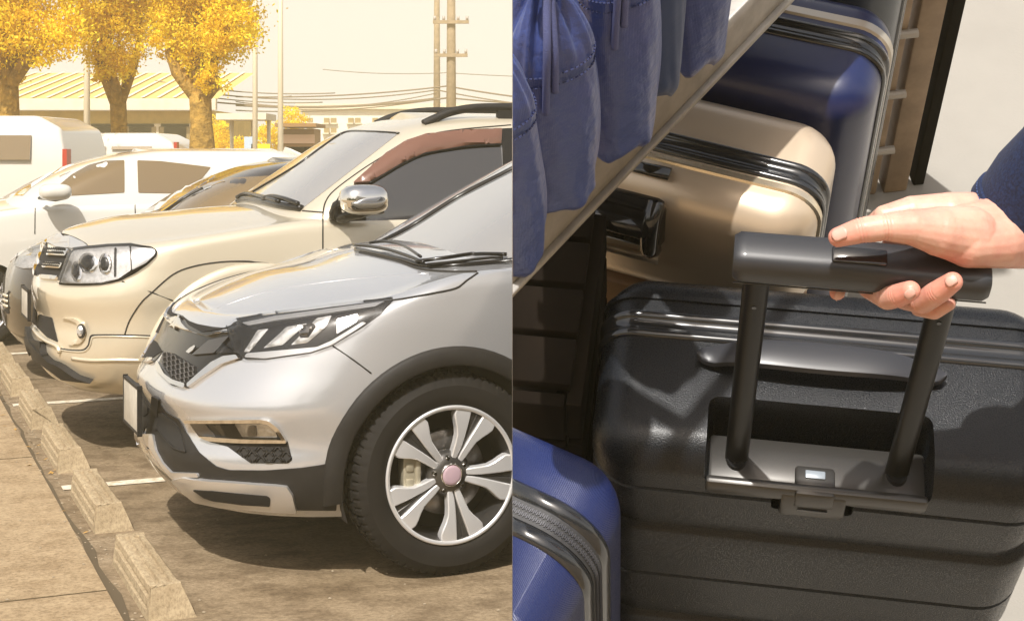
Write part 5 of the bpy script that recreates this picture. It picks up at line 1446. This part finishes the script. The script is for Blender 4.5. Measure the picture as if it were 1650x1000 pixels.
def pouch(label, px, py, U0, hgt, rx, ry, m, seed, seam_at=.70, flat=False, neck=True):
    """px, py: bottom centre in the photograph; U0 its height in the stall"""
    p = sun_(px, py, z=U0)
    t = thing('drawstring_pouch', label, 'pouch', SM(p.x, p.y, p.z, ryaw - 90 + 62), 'blue nylon pouches hanging from the bar')
    r = random.Random(seed); ph = [r.uniform(0, 6.28) for _ in range(8)]
    V, F = [], []; nu, nv = 96, 54
    zs = [i / nv for i in range(nv + 1)]
    for v in zs:
        z = hgt * v
        if v < .06: f = .74 + .26 * math.sin(math.pi / 2 * v / .06)
        elif v < seam_at: f = 1.0 + .13 * math.sin(math.pi * (v - .06) / (seam_at - .06)) + .02 * math.sin(v * 9 + ph[0])
        else:
            q = (v - seam_at) / (1 - seam_at); f = 1.0 * (1 - q ** 1.7) + .17 * q ** 1.7
        gather = max(0, (v - seam_at * .96) / (1 - seam_at * .96)) if neck else 0
        low = max(0, 1 - v / .22)
        for i in range(nu):
            a = 2 * math.pi * i / nu
            pl = 1 + gather ** .8 * (.085 * math.sin(13 * a + ph[1] + 2 * v) + .06 * math.sin(21 * a + ph[2])) * (1 if gather > 0 else 0)
            pl += .018 * math.sin(3 * a + ph[3] + 4 * v) + .010 * math.sin(5 * a + ph[4] - 9 * v) + low * .035 * math.sin(9 * a + ph[5] + 22 * v) + .007 * math.sin(17 * a + 11 * v + ph[6])
            cx = math.copysign(abs(math.cos(a)) ** .8, math.cos(a)); cy = math.copysign(abs(math.sin(a)) ** .8, math.sin(a))
            zz = z + low * .006 * math.sin(4 * a + ph[7]) + .010 * gather * math.sin(7 * a)
            if abs(v - seam_at) < .012: pl += .022
            V.append((rx * f * pl * cx, ry * f * pl * cy, zz))
    for j in range(nv):
        for i in range(nu): F.append((j * nu + i, j * nu + (i + 1) % nu, (j + 1) * nu + (i + 1) % nu, (j + 1) * nu + i))
    F.append(tuple(range(nu - 1, -1, -1))); F.append(tuple(nv * nu + i for i in range(nu)))
    b = mob('bag', V, F, m, t)
    zsm = hgt * seam_at
    st = []
    for i in range(0, 60):
        for dz in (-.007, .004):
            a0, a1 = 2 * math.pi * i / 60, 2 * math.pi * (i + .62) / 60
            e = lambda a: Vector((rx * 1.035 * math.copysign(abs(math.cos(a)) ** .8, math.cos(a)), ry * 1.035 * math.copysign(abs(math.sin(a)) ** .8, math.sin(a)), zsm + dz))
            st.append(tubeVF([e(a0), e(a1)], .0009, 4))
    q = mob('stitching', *join(st), stitch_m, b, False); q['kind'] = 'stuff'
    if neck:
        mob('cord', *tubeVF(crom([(.01, -ry * .25, hgt * 1.10), (-.002, -ry * .5, hgt * .98), (-.012, -ry * 1.0, hgt * .84), (-.016, -ry * 1.12, hgt * .70), (-.018, -ry * 1.14, hgt * .58)], 8), .0034, 8), cord_m, t)
        mob('cord', *tubeVF(crom([(.0, 0, hgt * 1.25), (.004, -ry * .2, hgt * 1.05), (.0, -ry * .55, hgt * .95), (-.006, -ry * 1.02, hgt * .80), (-.009, -ry * 1.13, hgt * .66)], 8), .0034, 8), cord_m, t)
        mob('hook', *tubeVF(crom([(-.01, -.01, hgt * 1.04), (-.012, -.012, hgt * 1.12), (0, 0, hgt * 1.2)], 6), .0028, 8), chrome, t)
    clip_tree(t)
    return t
pouch('blue nylon drawstring pouch cut by the left edge, lowest of the hanging row', 800, 424, .33, .27, .040, .032, nylon, 2)
pouch('plump blue drawstring pouch with gathered neck and braided cord hanging down its front', 887, 308, .325, .255, .0395, .036, nylon, 5)
pouch('blue drawstring pouch with a double stitched hem, second from the plump one toward the back', 990, 224, .31, .27, .036, .032, nylon, 9, seam_at=.74)
pouch('flat dull blue pouch hanging between the stitched pouch and the darkest one', 1052, 146, .30, .30, .027, .018, nylon_d, 13, seam_at=.9, neck=False)
pouch('darkest blue pouch at the far end of the hanging row', 1116, 96, .29, .28, .030, .026, nylon, 17)
# --- ladder-like brown upright beyond the suitcases
lad = thing('ladder_stand', 'brown wooden ladder-like stand with pale pegs on the paving beyond the suitcases', 'stand', SM(.270, 1.00, FLOOR, 14))
pale_peg = mat('pale_peg', (.42, .38, .33), .4, .2); lw = mat('tan_stand_wood', (.40, .29, .19), .6, noise=(14, .35), bump=(80, .2))
for x in (-.055, .0): bevelled('upright', *boxVF((x, 0, .65), (.042, .05, 1.3)), lw, lad, .004)
bevelled('edge_strip', *boxVF((.045, .01, .65), (.020, .05, 1.3)), dark_pan, lad, .003)
for k in range(9): bevelled('peg', *tubeVF([(-.085, -.03, .12 + .135 * k), (-.02, -.03, .12 + .135 * k)], .0075, 10), pale_peg, lad, .0004)
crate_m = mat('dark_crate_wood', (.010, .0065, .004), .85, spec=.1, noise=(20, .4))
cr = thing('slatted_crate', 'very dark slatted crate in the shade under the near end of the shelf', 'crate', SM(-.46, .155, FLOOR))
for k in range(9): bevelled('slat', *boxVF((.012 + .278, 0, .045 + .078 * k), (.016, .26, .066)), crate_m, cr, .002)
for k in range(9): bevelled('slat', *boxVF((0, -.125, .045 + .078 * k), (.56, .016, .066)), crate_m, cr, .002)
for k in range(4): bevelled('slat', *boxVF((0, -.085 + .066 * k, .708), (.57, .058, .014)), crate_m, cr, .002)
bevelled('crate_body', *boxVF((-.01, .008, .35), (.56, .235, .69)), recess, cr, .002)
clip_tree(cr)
# ------------------------------------------------------------------ the hand on the grip
skin_m = mat('skin', (.70, .42, .32), .42, sss=.25, noise=(38, .14, (.64, .31, .24)), bump=(240, .30, .0010))
nail_m = mat('fingernail', (.66, .37, .30), .42)
denim = bpy.data.materials.new('navy_denim'); denim.use_nodes = True
N, Lk = denim.node_tree.nodes, denim.node_tree.links; b_ = N['Principled BSDF']; b_.inputs['Roughness'].default_value = .85; b_.inputs['Sheen Weight'].default_value = .04
tc = N.new('ShaderNodeTexCoord'); nz_ = N.new('ShaderNodeTexNoise'); nz_.inputs['Scale'].default_value = 420; nz_.inputs['Detail'].default_value = 3
Lk.new(tc.outputs['Object'], nz_.inputs['Vector']); rp = N.new('ShaderNodeValToRGB'); rp.color_ramp.elements[0].position = .35; rp.color_ramp.elements[1].position = .7
rp.color_ramp.elements[0].color = (.003, .008, .035, 1); rp.color_ramp.elements[1].color = (.008, .024, .085, 1)
Lk.new(nz_.outputs['Fac'], rp.inputs[0]); Lk.new(rp.outputs[0], b_.inputs['Base Color'])
bp = N.new('ShaderNodeBump'); bp.inputs['Strength'].default_value = .5; bp.inputs['Distance'].default_value = .0012; Lk.new(nz_.outputs['Fac'], bp.inputs['Height']); Lk.new(bp.outputs[0], b_.inputs['Normal'])

pr0 = W(1600, 372, 1.27)
per = thing('person', 'hand in a navy denim cuff gripping the black suitcase handle, thumb on its button', 'person', Matrix.Translation(pr0))
def HP(px, py, z): return W(px, py, z) - pr0
def capsule(a, b, ra, rb, n=18, m=8):
    d = b - a; L_ = d.length; ax = d / L_ if L_ > 1e-6 else Vector((0, 0, 1)); u = ax.orthogonal().normalized(); v = ax.cross(u)
    V, F = [], []
    rings = [(-ra * math.cos(math.pi / 2 * i / m), ra * math.sin(math.pi / 2 * i / m)) for i in range(1, m + 1)]
    rings += [(L_ + rb * math.sin(math.pi / 2 * i / m), rb * math.cos(math.pi / 2 * i / m)) for i in range(0, m)]
    V.append(a - ax * ra)
    for t, r in rings:
        for j in range(n):
            th = 2 * math.pi * j / n; V.append(a + ax * t + u * (r * math.cos(th)) + v * (r * math.sin(th)))
    V.append(b + ax * rb); k = len(rings)
    for j in range(n): F.append((0, 1 + (j + 1) % n, 1 + j))
    for i in range(k - 1):
        for j in range(n): F.append((1 + i * n + j, 1 + i * n + (j + 1) % n, 1 + (i + 1) * n + (j + 1) % n, 1 + (i + 1) * n + j))
    for j in range(n): F.append((len(V) - 1, 1 + (k - 1) * n + j, 1 + (k - 1) * n + (j + 1) % n))
    return V, F
K = 1.27 / FPX
chains = [
    # thumb: tip, joint, knuckle, root
    [(1351, 382, 1.228, 16), (1388, 371, 1.222, 20.5), (1425, 366, 1.222, 21.5), (1468, 366, 1.226, 28), (1515, 373, 1.234, 40), (1560, 380, 1.246, 48)],
    # heel of the thumb and the side of the palm
    [(1505, 380, 1.238, 28), (1560, 393, 1.240, 38), (1608, 389, 1.252, 43), (1660, 388, 1.28, 46)],
    [(1560, 376, 1.256, 48), (1605, 370, 1.268, 56), (1660, 368, 1.29, 58), (1730, 330, 1.32, 56), (1800, 260, 1.32, 56)],
    # back of the hand towards the knuckles
    [(1425, 348, 1.272, 18), (1470, 342, 1.272, 27), (1530, 346, 1.274, 37), (1600, 356, 1.285, 48)],
    [(1440, 372, 1.295, 22), (1500, 372, 1.295, 34), (1580, 378, 1.295, 46)],
    # index finger behind the grip, tip below it
    [(1425, 348, 1.280, 18), (1392, 378, 1.306, 17.5), (1366, 425, 1.312, 16.5), (1352, 452, 1.300, 15), (1349, 471, 1.290, 13)],
    # middle finger
    [(1452, 378, 1.304, 22), (1420, 430, 1.318, 18), (1398, 464, 1.300, 16.5), (1430, 480, 1.264, 19.5), (1450, 475, 1.246, 19), (1467, 468, 1.234, 16)],
    # ring finger
    [(1500, 392, 1.304, 22), (1478, 450, 1.316, 18), (1456, 482, 1.297, 17), (1486, 486, 1.262, 20), (1512, 470, 1.240, 19), (1535, 454, 1.226, 16)],
    # little finger
    [(1540, 400, 1.302, 20), (1510, 460, 1.310, 15), (1480, 497, 1.294, 13), (1505, 501, 1.272, 14), (1528, 489, 1.258, 12)],
]
parts = []
for ch in chains:
    for (x0, y0, z0, r0), (x1, y1, z1, r1) in zip(ch, ch[1:]):
        parts.append(capsule(HP(x0, y0, z0), HP(x1, y1, z1), r0 * K, r1 * K))
V, F = join(parts)
hand = mob('hand', V, F, skin_m, per)
md = hand.modifiers.new('skin', 'REMESH'); md.mode = 'VOXEL'; md.voxel_size = .0008; md.use_smooth_shade = True
md2 = hand.modifiers.new('smooth', 'SMOOTH'); md2.factor = .5; md2.iterations = 14
bpy.context.view_layer.update()
me = bpy.data.meshes.new_from_object(hand.evaluated_get(bpy.context.evaluated_depsgraph_get()))
hand.modifiers.clear(); hand.data = me
hand.data.polygons.foreach_set('use_smooth', [True] * len(hand.data.polygons))
# joint creases and redder fingertips
JT = []
for ch in (chains[0], chains[4], chains[5], chains[6], chains[7]):
    for i in range(1, len(ch) - 1):
        p = HP(*ch[i][:3]); a_ = HP(*ch[i - 1][:3]); b_2 = HP(*ch[i + 1][:3]); JT.append((p, (b_2 - a_).normalized(), ch[i][3] * K))
JT = [j for k_, j in enumerate(JT) if k_ not in (2, 3)]
TIPS = [HP(*ch[0 if ch is chains[0] else -1][:3]) for ch in (chains[0], chains[4], chains[5], chains[6], chains[7])]
red = me.attributes.new('redness', 'FLOAT', 'POINT'); rv = []
NRM = [v.normal.copy() for v in me.vertices]; COS = [v.co.copy() for v in me.vertices]
for vi in range(len(COS)):
    vc = COS[vi]; d_ = 0
    for p, ax_, r_ in JT:
        q = vc - p
        if q.length < r_ * 1.8:
            t_ = q.dot(ax_)
            for o_, am in ((0, 1.0), (.0026, .6), (-.0027, .55)): d_ += am * math.exp(-((t_ - o_) / .00075) ** 2) * max(0, 1 - (q.length / (r_ * 1.8)) ** 4)
    COS[vi] = vc - NRM[vi] * min(d_, 1.2) * .00065
    m_ = min((vc - t).length for t in TIPS)
    rv.append(max(0.0, 1 - m_ / .030) * .8 + min(d_, 1) * .35)
red.data.foreach_set('value', rv)
me.vertices.foreach_set('co', [c for p in COS for c in p]); me.update()
N, Lk = skin_m.node_tree.nodes, skin_m.node_tree.links
at_ = N.new('ShaderNodeAttribute'); at_.attribute_name = 'redness'
mxr = N.new('ShaderNodeMix'); mxr.data_type = 'RGBA'; mxr.inputs[7].default_value = (.74, .27, .20, 1)
src = N['Principled BSDF'].inputs['Base Color'].links[0].from_socket
Lk.new(at_.outputs['Fac'], mxr.inputs[0]); Lk.new(src, mxr.inputs[6]); Lk.new(mxr.outputs[2], N['Principled BSDF'].inputs['Base Color'])
hb = BVHTree.FromPolygons([v.co.copy() for v in me.vertices], [tuple(p.vertices) for p in me.polygons])
def nail(c, dirp, rl, rw, off=.0006):
    """c, dirp: photo points of the nail's middle and of the finger tip"""
    def h(x, y):
        d = Vector(((x - PX) / FPX, 1, (PY - y) / FPX)).normalized(); r = hb.ray_cast(CAM - pr0, d); return r
    V, F = [], []; n, m = 8, 5
    ax = (Vector(dirp) - Vector(c)).normalized(); ay = Vector((-ax.y, ax.x))
    grid = []
    for i in range(n + 1):
        row = []
        for j in range(m + 1):
            u = -1 + 2 * i / n; v = -1 + 2 * j / m
            w_ = math.sqrt(max(0, 1 - max(0, abs(u) - .45) ** 2 / .31)) if u < 0 else math.sqrt(max(0, 1 - max(0, u - .5) ** 2 / .26))
            p = Vector(c) + ax * (u * rl) + ay * (v * rw * max(w_, .15))
            r = h(p.x, p.y)
            if r[0] is None: row.append(None); continue
            row.append((r[0], r[1]))
        grid.append(row)
    idx = {}
    for i in range(n + 1):
        for j in range(m + 1):
            if grid[i][j]:
                q, nn = grid[i][j]; idx[i, j] = len(V); V.append(q + nn * off)
    for i in range(n):
        for j in range(m):
            ks = [(i, j), (i + 1, j), (i + 1, j + 1), (i, j + 1)]
            if all(k in idx for k in ks): F.append(tuple(idx[k] for k in ks))
    o = mob('fingernail', V, F, nail_m, per)
    sd_ = o.modifiers.new('thick', 'SOLIDIFY'); sd_.thickness = .0007; sd_.offset = 0
    return o
nail((1353, 377), (1337, 384), 13, 10)
nail((1466, 473), (1478, 462), 9, 7)
nail((1533, 452), (1545, 444), 10, 8)
nail((1352, 476), (1348, 486), 8, 7)
# denim cuff and sleeve
a = HP(1640, 356, 1.285); b = HP(1900, 68, 1.16); ax = (b - a).normalized()
u = ax.cross(Vector((0, -1, 0))).normalized(); v = ax.cross(u)
V, F = [], []; n = 64; rows = []
Ls = (b - a).length
prof = [(.004, -.004), (.0, .0), (.0, .0022), (.0, .0034), (.010, .0036), (.0135, .0034), (.0145, .0014), (.016, .0016), (.04, .003), (.07, .003), (.11, .005), (.16, .006), (Ls, .008), (Ls, -.05)]
for t, dr in prof:
    for j in range(n):
        th = 2 * math.pi * j / n
        r = .0435 + dr + t * .04 + (.0012 * math.sin(5 * th + t * 30) + .0016 * math.sin(3 * th - t * 45)) * (1 if t > .016 else .3)
        V.append(a + ax * t + u * (r * math.cos(th)) + v * (r * math.sin(th)))
k = len(prof)
for i in range(k - 1):
    for j in range(n): F.append((i * n + j, i * n + (j + 1) % n, (i + 1) * n + (j + 1) % n, (i + 1) * n + j))
sl = mob('sleeve', V, F, denim, per, True, 50)
st = []
for i in range(70):
    t0, t1 = 2 * math.pi * i / 70, 2 * math.pi * (i + .6) / 70
    e = lambda th: a + ax * .0105 + u * ((.0435 + .0045) * math.cos(th)) + v * ((.0435 + .0045) * math.sin(th))
    st.append(tubeVF([e(t0), e(t1)], .0005, 4))
q = mob('cuff_stitching', *join(st), mat('denim_thread', (.05, .09, .22), .8), sl, False); q['kind'] = 'stuff'
